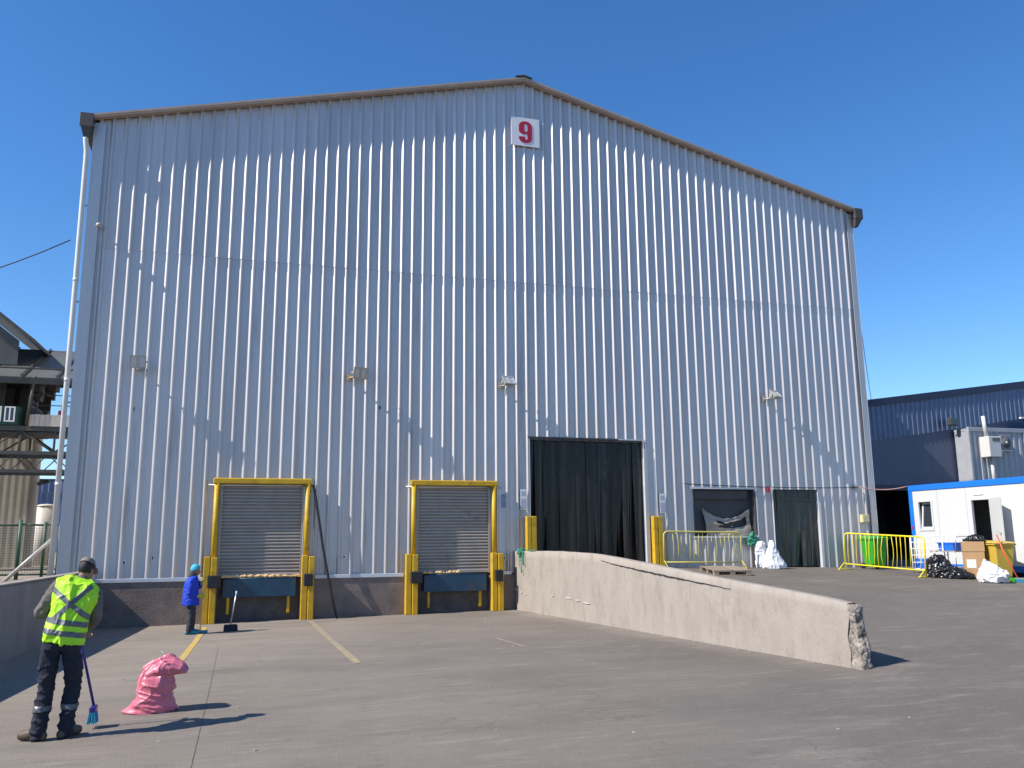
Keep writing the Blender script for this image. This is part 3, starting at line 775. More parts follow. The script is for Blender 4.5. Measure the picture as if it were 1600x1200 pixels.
# ================================================================== retaining walls
rw = thing('ramp_wall', (11.1, -6.3, 0), 'pale concrete ramp wall sloping down with a broken near end', 'wall')
prof = [(0.02, 0.54), (-1.5, 0.56), (-2.9, 0.57), (-4.3, 0.55), (-5.1, 0.52), (-5.82, 0.475), (-7.0, 0.39), (-8.06, 0.31), (-9.99, 0.17), (-11.52, 0.07), (-12.45, 0.0)]
def build_wall(parent, prof, xf, th, gfun, m, nz_=9, off=(0, 0, 0), seed=1.0, rough_end=True):
    Y = []
    for (a, za), (b, zb) in zip(prof, prof[1:]):
        k = max(1, int(abs(b-a)/0.28))
        for i in range(k): Y.append((a+(b-a)*i/k, za+(zb-za)*i/k))
    Y.append(prof[-1])
    vs, fs = [], []
    loop = nz_*2+4
    for j, (y, zt) in enumerate(Y):
        xL = xf(y); g = gfun(xL, y)-0.12
        ring = []
        for i in range(nz_+1): ring.append((xL, g+(zt-g)*i/nz_))
        ring += [(xL+0.02, zt+0.012), (xL+th-0.02, zt+0.012)]
        for i in range(nz_+1): ring.append((xL+th, zt+(g-zt)*i/nz_))
        for q, (x, z) in enumerate(ring):
            s = -1 if q <= nz_ else 1
            d = 0.010*noise.noise(Vector((y*1.3+seed, z*1.6, s))) + 0.004*noise.noise(Vector((y*6+seed, z*6, s)))
            dz = 0.008*noise.noise(Vector((y*2.5, x*3, seed))) if nz_ <= q <= nz_+3 else 0
            dy = 0
            if j == len(Y)-1 and rough_end:
                dy = 0.10*(noise.noise(Vector((z*3.5, x*5, 5.0)))) + 0.12*max(0, z+0.25) ; dz -= 0.05*max(0, z+0.2)
            vs.append((x+d-off[0], y+dy-off[1], z+dz-off[2]))
    n = len(ring)
    for j in range(len(Y)-1):
        for q in range(n-1):
            a = j*n+q; fs.append((a, a+1, a+n+1, a+n))
    fs.append(tuple(range(n-1, -1, -1)))
    return pydata('wall_body', vs, fs, m, parent, True)
wb = build_wall(rw, prof, xr, 0.17, lambda x, y: min(pit(x, y), yard(x, y)), mWallR, off=(11.1, -6.3, 0))
# broken, pitted end with exposed aggregate
random.seed(4)
bm = bmesh.new()
xe = xr(-12.5)
v = [bm.verts.new(q) for q in ((xe+0.010, -12.30, -0.95), (xe+0.160, -12.30, -0.95), (xe+0.160, -12.30, 0.000), (xe+0.010, -12.30, 0.000), (xe+0.006, -12.69, -0.95), (xe+0.150, -12.67, -0.95), (xe+0.150, -12.55, -0.030), (xe+0.010, -12.53, -0.022))]
for f in ((0,1,2,3), (4,7,6,5), (0,4,5,1), (3,2,6,7), (0,3,7,4), (1,5,6,2)): bm.faces.new([v[i] for i in f])
def erode(co, no):
    a = noise.noise(co*5.0); b = 1-2*abs(noise.noise(co*13.0)); c = noise.noise(co*34.0)
    k = max(0.0, min(1.0, (-12.38-co.y)/0.12))
    return no*(k*(0.045*a + 0.016*b + 0.007*c) - 0.004)
b2 = remesh(bm, 0.011, 1, erode)
for v in b2.verts: v.co -= Vector((11.1, -6.3, 0))
finish('broken_end', b2, mWallR2, rw, True)
# long crack / lifted skim line near the crest
pts0 = [(-5.2, 0.42), (-5.7, 0.36), (-6.2, 0.318), (-7.0, 0.255), (-7.8, 0.192), (-8.6, 0.138), (-9.3, 0.095), (-9.9, 0.05)]
pts, WD = [], []; random.seed(9)
for (a, za), (b, zb) in zip(pts0, pts0[1:]):
    for i in range(9):
        t = i/9; pts.append((a+(b-a)*t, za+(zb-za)*t+random.uniform(-0.006, 0.006))); WD.append(max(0.0015, 0.014*math.sin(math.pi*len(WD)/63.0)*random.uniform(0.5, 1.25)))
bm = bmesh.new(); vs = []
for i, (y, z) in enumerate(pts):
    w = WD[i]
    x = xr(y)-0.016
    vs.append([bm.verts.new((x-11.1+ (0.0 if k else 0.012), y+6.3, z+w*k)) for k in (-1, 0, 1)])
for a, b in zip(vs, vs[1:]):
    bm.faces.new((a[0], a[1], b[1], b[0])); bm.faces.new((a[1], a[2], b[2], b[1]))
finish('crack', bm, mRubber, rw)
# pale plaster smears low on the face
mSmear = mat('lime_smear', (0.47, 0.43, 0.38), 0.9, var=0.2, vscale=14)
for y, z, w, h in ((-0.22, -0.44, 0.30, 0.05), (-0.55, -0.50, 0.22, 0.035), (-0.85, -0.53, 0.30, 0.03), (-2.6, -0.47, 0.14, 0.04), (-3.5, -0.47, 0.38, 0.045), (-4.0, -0.49, 0.25, 0.05), (-4.5, -0.52, 0.34, 0.035)):
    vs = []; k = 46
    for i in range(k):
        a = 2*math.pi*i/k; q = 0.9+0.9*noise.noise(Vector((math.cos(a)*2.2, y*3, math.sin(a)*2.2)))+0.25*noise.noise(Vector((i*0.8, y, 2)))
        yy = y+w*0.5*q*math.cos(a); vs.append((xr(yy)-0.019-11.1, yy+6.3, z+h*0.5*q*math.sin(a)))
    pydata('plaster_smear', vs, [tuple(range(k))], mSmear, rw)

lw = thing('retaining_wall', (-0.1, -8, 0), 'shaded concrete retaining wall along the left side of the loading bay', 'wall')
profl = [(0.0-0.06, 0.175), (-3, 0.175), (-8, 0.18), (-14, 0.18), (-24, 0.18)]
build_wall(lw, profl, lambda y: xl(y)-0.20, 0.20, lambda x, y: pit(x+0.3, y), mWallL, off=(-0.1, -8, 0), seed=5.0, rough_end=False)
bm = bmesh.new()
for a, b in ((-0.1, -6.0), (-6.0, -12), (-12, -24)):
    vv = [bm.verts.new((xl(y)-0.21+dx+0.1, y+8, 0.196+dz)) for y in (a-0.004, b+0.004) for dx, dz in ((0, 0), (0.222, 0), (0.222, 0.03), (0, 0.03))]
    for f in ((0,1,2,3), (4,7,6,5), (0,4,5,1), (3,2,6,7), (0,3,7,4), (1,5,6,2)): bm.faces.new([vv[i] for i in f])
finish('coping', bm, mWallR, lw)

# green rope thrown over the ramp wall end
random.seed(12)
pts = []
cx, cy = 10.70, -0.62
for i in range(90):
    a = i*0.55; r = 0.11+0.07*noise.noise(Vector((i*0.21, 1, 4)))
    z = 0.60+0.055*noise.noise(Vector((i*0.33, 4, 1)))
    x = cx+0.02+r*0.8*math.cos(a); 
    if x < cx-0.05: z -= 0.05 + 0.18*abs(noise.noise(Vector((i*0.17, 7, 2))))
    pts.append((x, cy+1.3*r*math.sin(a), z))
bm = bmesh.new(); atube(bm, pts, 0.011, 5)
for y0, dz in ((-0.50, 0.62), (-0.60, 0.34), (-0.46, 0.28), (-0.72, 0.40)):
    lp = []
    for i in range(17):
        t = i/16; lp.append((xr(-0.6)-0.035-0.02*math.sin(t*math.pi), y0-0.34*t*(0.6 if dz < 0.5 else 1.0)+0.03*math.sin(t*9), 0.575-dz*4*t*(1-t)*(0.9+0.1*math.sin(t*12))))
    lp = [(xr(-0.6)+0.05, y0+0.02, 0.60)] + lp
    atube(bm, lp, 0.010, 5)
atube(bm, [(cx+0.05, -0.7, 0.60), (cx+0.08, -1.0, 0.585), (cx+0.06, -1.3, 0.59), (cx+0.1, -1.55, 0.585)], 0.013, 5)
tag(finish('green_rope', bm, mRope, None, True), 'tangled green rope hanging over the far end of the ramp wall', 'rope')

# ================================================================== office container
CX = 23.6
oc = thing('office_container', (CX, -3.14, -0.125), 'white site office container with blue frame and open door', 'container')
CY0, CY1 = 2.90, -3.00            # local y extents (far, near)
H = 2.60
def cb(name, x0, x1, y0, y1, z0, z1, m, parent=oc, bev=0.0): return box(name, x0, x1, min(y0, y1), max(y0, y1), z0, z1, m, parent, bev)
# frame
for x in (0.0, 2.36):
    for y in (CY0-0.16, CY1): cb('corner_post', x, x+0.10, y, y+0.16, 0.0, H, mBlueFr, oc, 0.012)
cb('top_beam', -0.006, 0.10, CY1+0.002, CY0-0.002, H-0.17, H+0.012, mBlueFr, oc, 0.012)
cb('top_beam', 2.36, 2.466, CY1+0.002, CY0-0.002, H-0.17, H+0.012, mBlueFr, oc, 0.012)
cb('bottom_beam', -0.006, 0.10, CY1+0.002, CY0-0.002, -0.012, 0.17, mBlueFr, oc, 0.012)
for y in (CY0-0.10, CY1+0.004):
    cb('top_beam', 0.102, 2.358, y, y+0.09, H-0.17, H, mBlueFr); cb('bottom_beam', 0.102, 2.358, y, y+0.09, 0.0, 0.17, mBlueFr)
cb('roof_panel', 0.102, 2.358, CY1+0.10, CY0-0.102, H-0.08, H-0.02, mWhitePan)
cb('floor_panel', 0.102, 2.358, CY1+0.10, CY0-0.102, 0.08, 0.14, mDarkPanel)
# front wall panels around window and door (local y): window 2.54..1.96 z1.21..2.11 ; door 0.42..-0.32 z.18..2.09
WY0, WY1, WZ0, WZ1 = 2.56, 1.93, 1.17, 2.13
DY0, DY1, DZ1 = 0.44, -0.32, 2.09
zb_, zt_ = 0.171, H-0.171
seams = [CY0-0.161, 1.75, 0.60]
cb('wall_panel', 0.022, 0.075, CY0-0.163, WY0, zb_, zt_, mWhitePan)
cb('wall_panel', 0.022, 0.075, WY0-0.001, WY1, zb_, WZ0, mWhitePan)
cb('wall_panel', 0.022, 0.075, WY0-0.001, WY1, WZ1, zt_, mWhitePan)
cb('wall_panel', 0.022, 0.075, WY1-0.001, 1.72, zb_, zt_, mWhitePan)
cb('wall_panel', 0.022, 0.075, 1.712, 0.60, zb_, zt_, mWhitePan)
cb('wall_panel', 0.022, 0.075, 0.592, DY0, zb_, zt_, mWhitePan)
cb('wall_panel', 0.022, 0.075, DY0-0.001, DY1, DZ1, zt_, mWhitePan)
cb('wall_panel', 0.022, 0.075, DY1-0.001, -1.50, zb_, zt_, mWhitePan)
cb('wall_panel', 0.022, 0.075, -1.508, CY1+0.163, zb_, zt_, mWhitePan)
cb('rear_panel', 2.37, 2.42, CY1+0.17, CY0-0.17, zb_, zt_, mWhitePan)
for y in (CY0-0.06, CY1+0.02): cb('end_panel', 0.11, 2.35, y, y+0.04, zb_, zt_, mWhitePan)
w = bpy.data.objects.new('window', None); link(w, oc)
def frame(nm, parent, x0, x1, ya, yb, za, zb, t, m):
    cb(nm, x0, x1, ya, ya-t, za, zb, m, parent, 0.004); cb(nm, x0, x1, yb+t, yb, za, zb, m, parent, 0.004)
    cb(nm, x0+0.001, x1-0.001, ya-t, yb+t, zb-t, zb, m, parent, 0.0); cb(nm, x0+0.001, x1-0.001, ya-t, yb+t, za, za+t, m, parent, 0.0)
frame('window_frame', w, 0.0, 0.06, WY0, WY1, WZ0, WZ1, 0.06, mWhitePan)
# tilted sash, hinged at the bottom
mt = Matrix.Translation((0.05, 0, WZ0+0.06)) @ Matrix.Rotation(R(7), 4, 'Y') @ Matrix.Translation((0, 0, -(WZ0+0.06)))
for a, b, c, d in ((WY0-0.065, WY0-0.125, WZ0+0.065, WZ1-0.065), (WY1+0.125, WY1+0.065, WZ0+0.065, WZ1-0.065)):
    box('sash', 0.0, 0.035, b, a, c, d, mWhitePan, w, 0.003, mt)
for c in (WZ0+0.065, WZ1-0.125): box('sash', 0.002, 0.033, WY1+0.126, WY0-0.126, c, c+0.06, mWhitePan, w, 0.0, mt)
box('pane', 0.012, 0.020, WY1+0.12, WY0-0.12, WZ0+0.12, WZ1-0.12, mGlass, w, 0, mt)
frame('door_frame', oc, -0.010, 0.075, DY0, DY1, 0.17, DZ1, 0.05, mWhitePan)
# open leaf: hinged at the near jamb, swung right round, free edge standing off the wall
dr = bpy.data.objects.new('door', None); link(dr, oc); dr.location = (-0.012, DY1+0.02, 0.0); dr.rotation_euler = (0, 0, R(-26))
cb('leaf', -0.045, 0.0, -0.78, -0.005, 0.19, DZ1-0.02, mWhitePan, dr, 0.004)
tube('handle', [(-0.045, -0.70, 1.10), (-0.095, -0.70, 1.10), (-0.10, -0.60, 1.10)], 0.012, mSteelRod, dr, 8)
for z in (0.4, 1.1, 1.85): tube('hinge', [(-0.02, 0.004, z-0.05), (-0.02, 0.004, z+0.05)], 0.011, mSteelRod, dr, 8)
cb('nameplate', -0.004, 0.021, 0.30, -0.05, 2.19, 2.28, mPaper)
cb('sticker', -0.009, -0.0065, CY0-0.12, CY0-0.05, 1.22, 1.32, mRed)
for y in (CY0-0.4, 0.0, CY1+0.3):
    cb('footing_block', 0.1, 0.5, y-0.2, y+0.2, -0.30, -0.014, mWallL)

oc.scale = (0.97, 0.97, 0.97)

# ================================================================== clutter in front of the container
def gzat(x, y): return yard(x, y)
def sack(name, loc, rings, m, label, cat, voxel=0.014, famp=0.012, ffreq=9, seed=1.0, extra=None, depth=0.8, an=(1, 1, 1), group=None, rz=0.0):
    """rings: (z, xmin, xmax) outline levels in the local x-z plane; depth scales the thickness."""
    bm = bmesh.new(); n = 22; prev = None
    for z, a, b in rings:
        c, w = 0.5*(a+b), 0.5*(b-a); r = []
        for j in range(n):
            t = 2*math.pi*j/n
            cx_, sx_ = math.cos(t), math.sin(t)
            e = 0.75
            r.append(bm.verts.new((c+w*math.copysign(abs(cx_)**e, cx_), min(w, 0.34)*depth*math.copysign(abs(sx_)**e, sx_), z)))
        if prev:
            for j in range(n): bm.faces.new((prev[j], prev[(j+1) % n], r[(j+1) % n], r[j]))
        else: bm.faces.new(list(reversed(r)))
        prev = r
    bm.faces.new(prev)
    if extra: extra(bm)
    b2 = remesh(bm, voxel*0.75, 2, creases(famp, ffreq*0.7, seed, an))
    for v in b2.verts:
        if v.co.z < 0: v.co.z = 0.0
    o = finish(name, b2, m, None, True, loc); o.rotation_euler = (0, 0, rz)
    return tag(o, label, cat, group)

# pink sack
def pink():
    loc = (2.885, -11.80, pit(2.885, -11.8))
    bm = bmesh.new(); n = 30; prev = None
    rings = [(0.0, -0.29, 0.26), (0.02, -0.30, 0.29), (0.05, -0.255, 0.275), (0.09, -0.22, 0.235), (0.14, -0.178, 0.212), (0.19, -0.155, 0.205), (0.25, -0.165, 0.232), (0.31, -0.16, 0.218), (0.37, -0.138, 0.185), (0.43, -0.105, 0.175), (0.48, -0.065, 0.13), (0.515, -0.03, 0.07)]
    for z, a, b in rings:
        c, w = 0.5*(a+b), 0.5*(b-a); r = []
        for j in range(n):
            t = 2*math.pi*j/n; c_, s_ = math.cos(t), math.sin(t)
            e = 0.7 if z > 0.06 else 1.25
            r.append(bm.verts.new((c+w*math.copysign(abs(c_)**0.85, c_), 0.19*(1.0-0.35*max(0, z-0.35)/0.17)*math.copysign(abs(s_)**e, s_), z)))
        if prev:
            for j in range(n): bm.faces.new((prev[j], prev[(j+1) % n], r[(j+1) % n], r[j]))
        else: bm.faces.new(list(reversed(r)))
        prev = r
    bm.faces.new(prev)
    # neck and mouth folded over to the right: a flattened, flaring collar
    def ell(c, ax, ry_, rz_, k=24):
        ax = Vector(ax).normalized(); up_ = (Vector((0, 0, 1))-ax*ax.z).normalized(); sd_ = ax.cross(up_)
        return [Vector(c)+sd_*ry_*math.cos(2*math.pi*j/k)+up_*rz_*math.sin(2*math.pi*j/k)*(1+0.10*math.sin(5*2*math.pi*j/k)) for j in range(k)]
    secs = [ell((-0.07, 0, 0.385), (1, 0, 0.5), 0.165, 0.085), ell((0.02, 0, 0.435), (1, 0, 0.35), 0.185, 0.100), ell((0.11, -0.01, 0.468), (1, 0, 0.05), 0.190, 0.092), ell((0.19, -0.02, 0.470), (1, 0, -0.2), 0.185, 0.075), ell((0.27, -0.03, 0.450), (1, 0, -0.4), 0.165, 0.052), ell((0.335, -0.035, 0.425), (1, 0, -0.5), 0.120, 0.016)]
    prev = None
    for sc in secs:
        r = [bm.verts.new(q) for q in sc]; k = len(r)
        if prev:
            for j in range(k): bm.faces.new((prev[j], prev[(j+1) % k], r[(j+1) % k], r[j]))
        else: bm.faces.new(list(reversed(r)))
        prev = r
    bm.faces.new(prev)
    atube(bm, [(0.12, 0.03, 0.49), (0.155, 0.035, 0.545), (0.175, 0.035, 0.575)], [0.085, 0.065, 0.035], 12)
    def ridge(v): return 1-2*abs(v)
    def fn(co, no):
        k = max(0.0, min(1.0, (co.z-0.27)/0.12))
        # pleats gathered at the tie, running down the shoulder; thin crisp creases in the taut cloth below
        d = Vector((co.x-0.17, co.y, co.z-0.53)); ang = math.atan2(co.y, -(co.x-0.24)+0.06); rr = d.length
        def cr(v): return (1-abs(v))**5
        pl = (cr(noise.noise(Vector((ang*5.2, rr*1.3, 1.0))))-0.35)*0.026*k
        if co.x > 0.12 and co.z > 0.36: pl = (cr(noise.noise(Vector((co.y*15, co.x*2.5, 4.0))))-0.35)*0.028
        hz = (cr(noise.noise(Vector((co.x*3.2+3, co.y*3.2, co.z*15+3.5*co.x))))-0.35)*0.017*(1-k)
        dg_ = (cr(noise.noise(Vector((co.x*5+co.z*6, co.y*5, co.z*5-co.x*4))))-0.35)*0.010
        return no*(pl + hz + dg_ + 0.012*noise.noise(co*6+Vector((2, 1, 5))))
    b2 = remesh(bm, 0.0055, 1, fn)
    for v in b2.verts: v.co.z = max(v.co.z, 0.0)
    o = thing('pink_sack', loc, 'bulging pink woven sack tied at the top, standing on the paving', 'sack')
    finish('sack_body', b2, mPink, o, True)
    tube('tie_cord', [(0.165, 0.02, 0.56), (0.11, -0.01, 0.60), (0.06, -0.03, 0.635)], 0.0035, mPaper, o, 5)
pink()

# white sacks by the strip door
sack('white_sack', (18.42, -0.55, yard(18.42, -0.55)), [(0, -0.30, 0.36), (0.10, -0.34, 0.36), (0.25, -0.27, 0.27), (0.42, -0.20, 0.17), (0.58, -0.15, 0.08), (0.70, -0.11, 0.04), (0.80, -0.07, 0.02)], mWhiteBag, 'full white sack slumped beside the strip doorway', 'sack', 0.016, 0.02, 7, 2.0, None, 0.8, (1, 1, 0.6), 'white sacks by the strip doorway')
sack('white_sack', (18.22, -0.26, yard(18.22, -0.26)), [(0, -0.16, 0.18), (0.12, -0.17, 0.19), (0.35, -0.15, 0.16), (0.55, -0.17, 0.15), (0.68, -0.16, 0.13), (0.76, -0.10, 0.09)], mWhiteBag, 'narrow upright white sack behind the slumped one', 'sack', 0.016, 0.02, 8, 5.0, None, 0.8, (1, 1, 0.6), 'white sacks by the strip doorway')
# green net bag hanging on the wall
sack('green_net_bag', (18.02, -0.16, 0.62), [(0, -0.10, 0.10), (0.06, -0.15, 0.16), (0.18, -0.16, 0.15), (0.30, -0.09, 0.10), (0.40, -0.03, 0.04)], mRope, 'green net bag hung beside the window sill', 'net bag', 0.014, 0.03, 16, 4.0, None, 0.6)

# crowd barriers
def barrier(p0, p1, h, m, label, nbar, bent, seed, lean=0.0):
    random.seed(seed)
    a, b = Vector(p0), Vector(p1); L = (b.xy-a.xy).length
    ang = math.atan2(b.y-a.y, b.x-a.x)
    o = thing('crowd_barrier', a, label, 'barrier', 'yellow crowd barriers')
    o.rotation_euler = (0, -math.atan2(b.z-a.z, L), ang); o.rotation_mode = 'XYZ'
    r = 0.12; lo = 0.17
    def off(z): return lean*z
    pts = [(0, 0, 0.02), (0, off(h-r), h-r)]
    for i in range(1, 6):
        t = R(18*i); pts.append((r-r*math.cos(t), off(h), h-r+r*math.sin(t)))
    for i in range(0, 6):
        t = R(18*i); pts.append((L-r+r*math.sin(t), off(h), h-r+r*math.cos(t)))
    pts += [(L, 0, 0.02)]
    tube('frame_tube', pts, 0.021, m, o, 10)
    tube('bottom_rail', [(0.0, off(lo), lo), (L, off(lo), lo)], 0.019, m, o, 10)
    for i in range(nbar):
        x = L*(i+1)/(nbar+1); bx_ = random.uniform(-1, 1)*bent; by_ = random.uniform(-1, 1)*bent
        zz = [lo, lo+(h-lo)*0.35, lo+(h-lo)*0.6, h-0.005]
        tube('bar', [(x, off(lo), zz[0]), (x+bx_, off(zz[1])+by_, zz[1]), (x+bx_*0.9, off(zz[2])+by_, zz[2]), (x+random.uniform(-1, 1)*bent*0.25, off(h), zz[3])], 0.009, m, o, 6)
    for x in (0.0, L):
        box('foot', x-0.035, x+0.035, -0.28, 0.28, 0.004, 0.022, m, o, 0.004)
        tube('foot_brace', [(x, -0.24, 0.03), (x, off(0.2), 0.22)], 0.014, m, o, 6)
    return o
barrier((20.53, -0.98, yard(20.53, -0.98)), (21.09, -3.50, yard(21.09, -3.5)), 1.05, mYellowB, 'bright yellow crowd barrier in front of the green bin', 17, 0.05, 3)
barrier((14.98, -0.42, yard(14.98, -0.42)), (17.45, -0.42, yard(17.45, -0.42)), 1.02, mYellowP, 'faded yellow crowd barrier standing under the window', 17, 0.035, 8)

# pallet
pz = yard(15.95, -2.0)
pl = thing('wooden_pallet', (15.95, -2.0, pz), 'weathered wooden pallet lying on the ramp below the window', 'pallet', None, R(78))
pl.rotation_euler = (R(0), R(-3.5), R(78))
for i in range(7): box('deck_board', -0.60, 0.60, -0.50+i*0.1455, -0.50+i*0.1455+0.125, 0.122, 0.142, mWood, pl, 0.003)
for x in (-0.6, -0.07, 0.46): box('stringer_board', x, x+0.14, -0.498, 0.498, 0.100, 0.1205, mWood, pl, 0.003)
for x in (-0.6, -0.07, 0.46):
    for y in (-0.49, -0.07, 0.36): box('block', x+0.004, x+0.136, y, y+0.13, 0.022, 0.099, mWood, pl, 0.003)
    box('skid_board', x, x+0.14, -0.495, 0.495, 0.0, 0.0205, mWood, pl, 0.003)

# wheelie bins
def bin_(name, loc, rz, m, label, s=1.0, lid_open=False):
    o = thing(name, loc, label, 'bin', None, rz)
    bm = bmesh.new()
    lv = [(0.06, 0.19, 0.22), (0.10, 0.205, 0.235), (0.86, 0.265, 0.33), (0.90, 0.27, 0.335)]
    prev = None
    for z, hx, hy in lv:
        r = [bm.verts.new(p) for p in ((-hx+.03, -hy, z), (hx-.03, -hy, z), (hx, -hy+.03, z), (hx, hy-.03, z), (hx-.03, hy, z), (-hx+.03, hy, z), (-hx, hy-.03, z), (-hx, -hy+.03, z))]
        if prev:
            for j in range(8): bm.faces.new((prev[j], prev[(j+1) % 8], r[(j+1) % 8], r[j]))
        else: bm.faces.new(list(reversed(r)))
        prev = r
    bm.faces.new(prev)
    finish('body', bm, m, o)
    box('rim', -0.30, 0.30, -0.365, 0.365, 0.885, 0.925, m, o, 0.01)
    bm = bmesh.new()
    v = [bm.verts.new(p) for p in ((-.31, -.38, .935), (.31, -.38, .935), (.31, .38, .96), (-.31, .38, .96), (-.22, -.28, .975), (.22, -.28, .975), (.24, .30, 1.01), (-.24, .30, 1.01))]
    for f in ((3,2,1,0), (0,1,5,4), (1,2,6,5), (2,3,7,6), (3,0,4,7), (4,5,6,7)): bm.faces.new([v[i] for i in f])
    finish('lid', bm, m, o)
    tube('handle', [(-0.25, 0.36, 0.93), (-0.25, 0.44, 0.97), (0.25, 0.44, 0.97), (0.25, 0.36, 0.93)], 0.016, m, o, 8)
    for x in (-0.25, 0.25):
        tube('wheel', [(x-0.025, 0.25, 0.10), (x+0.025, 0.25, 0.10)], 0.10, mRubber, o, 16)
    tube('axle', [(-0.25, 0.25, 0.10), (0.25, 0.25, 0.10)], 0.012, mSteelRod, o, 8)
    for x in (-0.13, 0, 0.13): box('moulded_rib', x-0.012, x+0.012, -0.335, -0.20, 0.15, 0.85, m, o) if False else None
    o.scale = (s, s, s); return o
bin_('green_bin', (21.75, -0.80, yard(21.75, -0.8)), R(-4), mGreenBin, 'lime green wheelie bin behind the yellow barrier', 0.97)
bin_('yellow_bin', (22.725, -4.316, yard(22.725, -4.316)), R(-14), mYelBin, 'ochre yellow wheelie bin in front of the container door', 1.0)

# white wire rack leaning behind the barrier
rk = thing('wire_rack', (22.35, -2.35, yard(22.35, -2.35)), 'white metal wire rack standing behind the end of the barrier', 'rack', None, R(-60))
for x in (-0.42, 0.42):
    for y in (-0.2, 0.2): tube('upright', [(x, y, 0.0), (x, y, 1.05)], 0.02, mPaper, rk, 8)
for z in (0.10, 0.30, 0.50, 0.68, 0.86, 1.02):
    tube('cross_wire', [(-0.42, -0.2, z), (0.42, -0.2, z)], 0.013, mPaper, rk, 6); tube('cross_wire', [(-0.42, 0.2, z), (0.42, 0.2, z)], 0.013, mPaper, rk, 6)
for x in (-0.2, 0.0, 0.2): tube('cross_wire', [(x, -0.2, 0.1), (x, -0.2, 1.02)], 0.009, mPaper, rk, 6)
box('shelf', -0.40, 0.40, -0.18, 0.18, 0.105, 0.125, mPaper, rk)
# items on the rack base
o = tag(box('blue_crate', 22.10, 22.62, -2.42, -2.02, yard(22.35, -2.3)+0.135, yard(22.35, -2.3)+0.40, mBluePl, None, 0.02), 'dark blue crate on the bottom of the wire rack', 'crate')

# platform trolley with a blue box
tr = thing('platform_trolley', (22.628, -2.796, yard(22.628, -2.796)), 'grey two level trolley beside the container wall', 'trolley', None, R(-88))
for z in (0.18, 0.62): box('deck', -0.45, 0.45, -0.27, 0.27, z, z+0.03, mLampG, tr, 0.005)
for x in (-0.43, 0.43):
    for y in (-0.25, 0.25): tube('upright', [(x, y, 0.18), (x, y, 0.64)], 0.013, mSteelRod, tr, 8)
tube('push_handle', [(0.44, -0.24, 0.62), (0.47, -0.24, 0.98), (0.47, -0.18, 1.04), (0.47, 0.18, 1.04), (0.47, 0.24, 0.98), (0.44, 0.24, 0.62)], 0.014, mSteelRod, tr, 8)
for x in (-0.36, 0.36):
    for y in (-0.2, 0.2): tube('wheel', [(x, y-0.02, 0.07), (x, y+0.02, 0.07)], 0.07, mRubber, tr, 12)
bb = thing('blue_box', (22.599, -2.845, yard(22.599, -2.845)+0.652), 'bright blue plastic box on the trolley', 'box', None, R(-80))
box('tub', -0.24, 0.24, -0.17, 0.17, 0, 0.22, mBluePl, bb, 0.015); box('rim', -0.26, 0.26, -0.19, 0.19, 0.19, 0.225, mBluePl, bb, 0.006)
# small hand truck behind the black bags
ht = thing('hand_truck', (22.822, -3.571, yard(22.822, -3.571)), 'small chrome hand truck handle between trolley and carton', 'hand truck', None, R(-70))
tube('frame_tube', [(-0.17, 0, 0.05), (-0.17, 0, 0.50), (-0.12, 0, 0.58), (0.12, 0, 0.58), (0.17, 0, 0.50), (0.17, 0, 0.05)], 0.014, mSteelRod, ht, 8)
tube('cross_tube', [(-0.17, 0, 0.32), (0.17, 0, 0.32)], 0.012, mBluePl, ht, 8)
box('toe_plate', -0.18, 0.18, -0.22, 0.0, 0.01, 0.02, mLampG, ht)
for x in (-0.21, 0.21): tube('wheel', [(x-0.02, 0.05, 0.08), (x+0.02, 0.05, 0.08)], 0.08, mRubber, ht, 12)

sack('black_bag', (21.62, -3.72, yard(21.62, -3.72)), [(0, -0.50, 0.62), (0.06, -0.55, 0.64), (0.14, -0.48, 0.50), (0.22, -0.36, 0.34), (0.30, -0.20, 0.14)], mBlackBag, 'flattened black rubbish bag on the ground before the carton', 'rubbish bag', 0.02, 0.035, 8, 3.0, None, 0.9, (1, 1, 1.4), 'black rubbish bags', R(-42))
sack('black_bag', (21.72, -3.30, yard(21.72, -3.3)), [(0, -0.24, 0.27), (0.12, -0.29, 0.31), (0.28, -0.29, 0.30), (0.42, -0.24, 0.24), (0.52, -0.16, 0.15), (0.57, -0.08, 0.06)], mBlackBag, 'upright black rubbish bag behind the flattened one', 'rubbish bag', 0.02, 0.03, 8, 7.0, None, 0.9, (1, 1, 0.8), 'black rubbish bags', R(-42))
cz_ = yard(22.244, -3.995)
cbx = thing('cardboard_carton', (22.244, -3.995, cz_), 'tall brown cardboard carton with a white label', 'carton', None, R(-38))
box('carton_body', -0.24, 0.24, -0.20, 0.20, 0, 0.92, mCard, cbx, 0.006)
box('carton_sleeve', -0.252, 0.252, -0.212, 0.212, 0.70, 0.96, mCard, cbx, 0.006)
box('paper_label', -0.20, 0.02, -0.204, -0.2015, 0.28, 0.50, mPaper, cbx)
sack('black_bag', (22.294, -4.015, cz_+0.965), [(0, -0.22, 0.24), (0.05, -0.25, 0.28), (0.11, -0.16, 0.22), (0.16, -0.05, 0.12)], mBlackBag, 'small crumpled black bag on top of the carton', 'rubbish bag', 0.016, 0.03, 12, 9.0, None, 0.8)
sack('white_bag', (21.774, -4.94, yard(21.774, -4.94)), [(0, -0.26, 0.30), (0.10, -0.30, 0.36), (0.22, -0.26, 0.42), (0.33, -0.22, 0.30), (0.45, -0.18, 0.06), (0.56, -0.14, -0.06)], mWhiteBag, 'crumpled white plastic bag between carton and yellow bin', 'bag', 0.016, 0.03, 6, 1.0, None, 0.75, (1, 1, 1), None, R(-40))
bz = yard(22.501, -4.995)
br = thing('floor_brush', (22.501, -4.995, bz), 'orange handled brush with green and grey head beside the yellow bin', 'brush', None, R(-35))
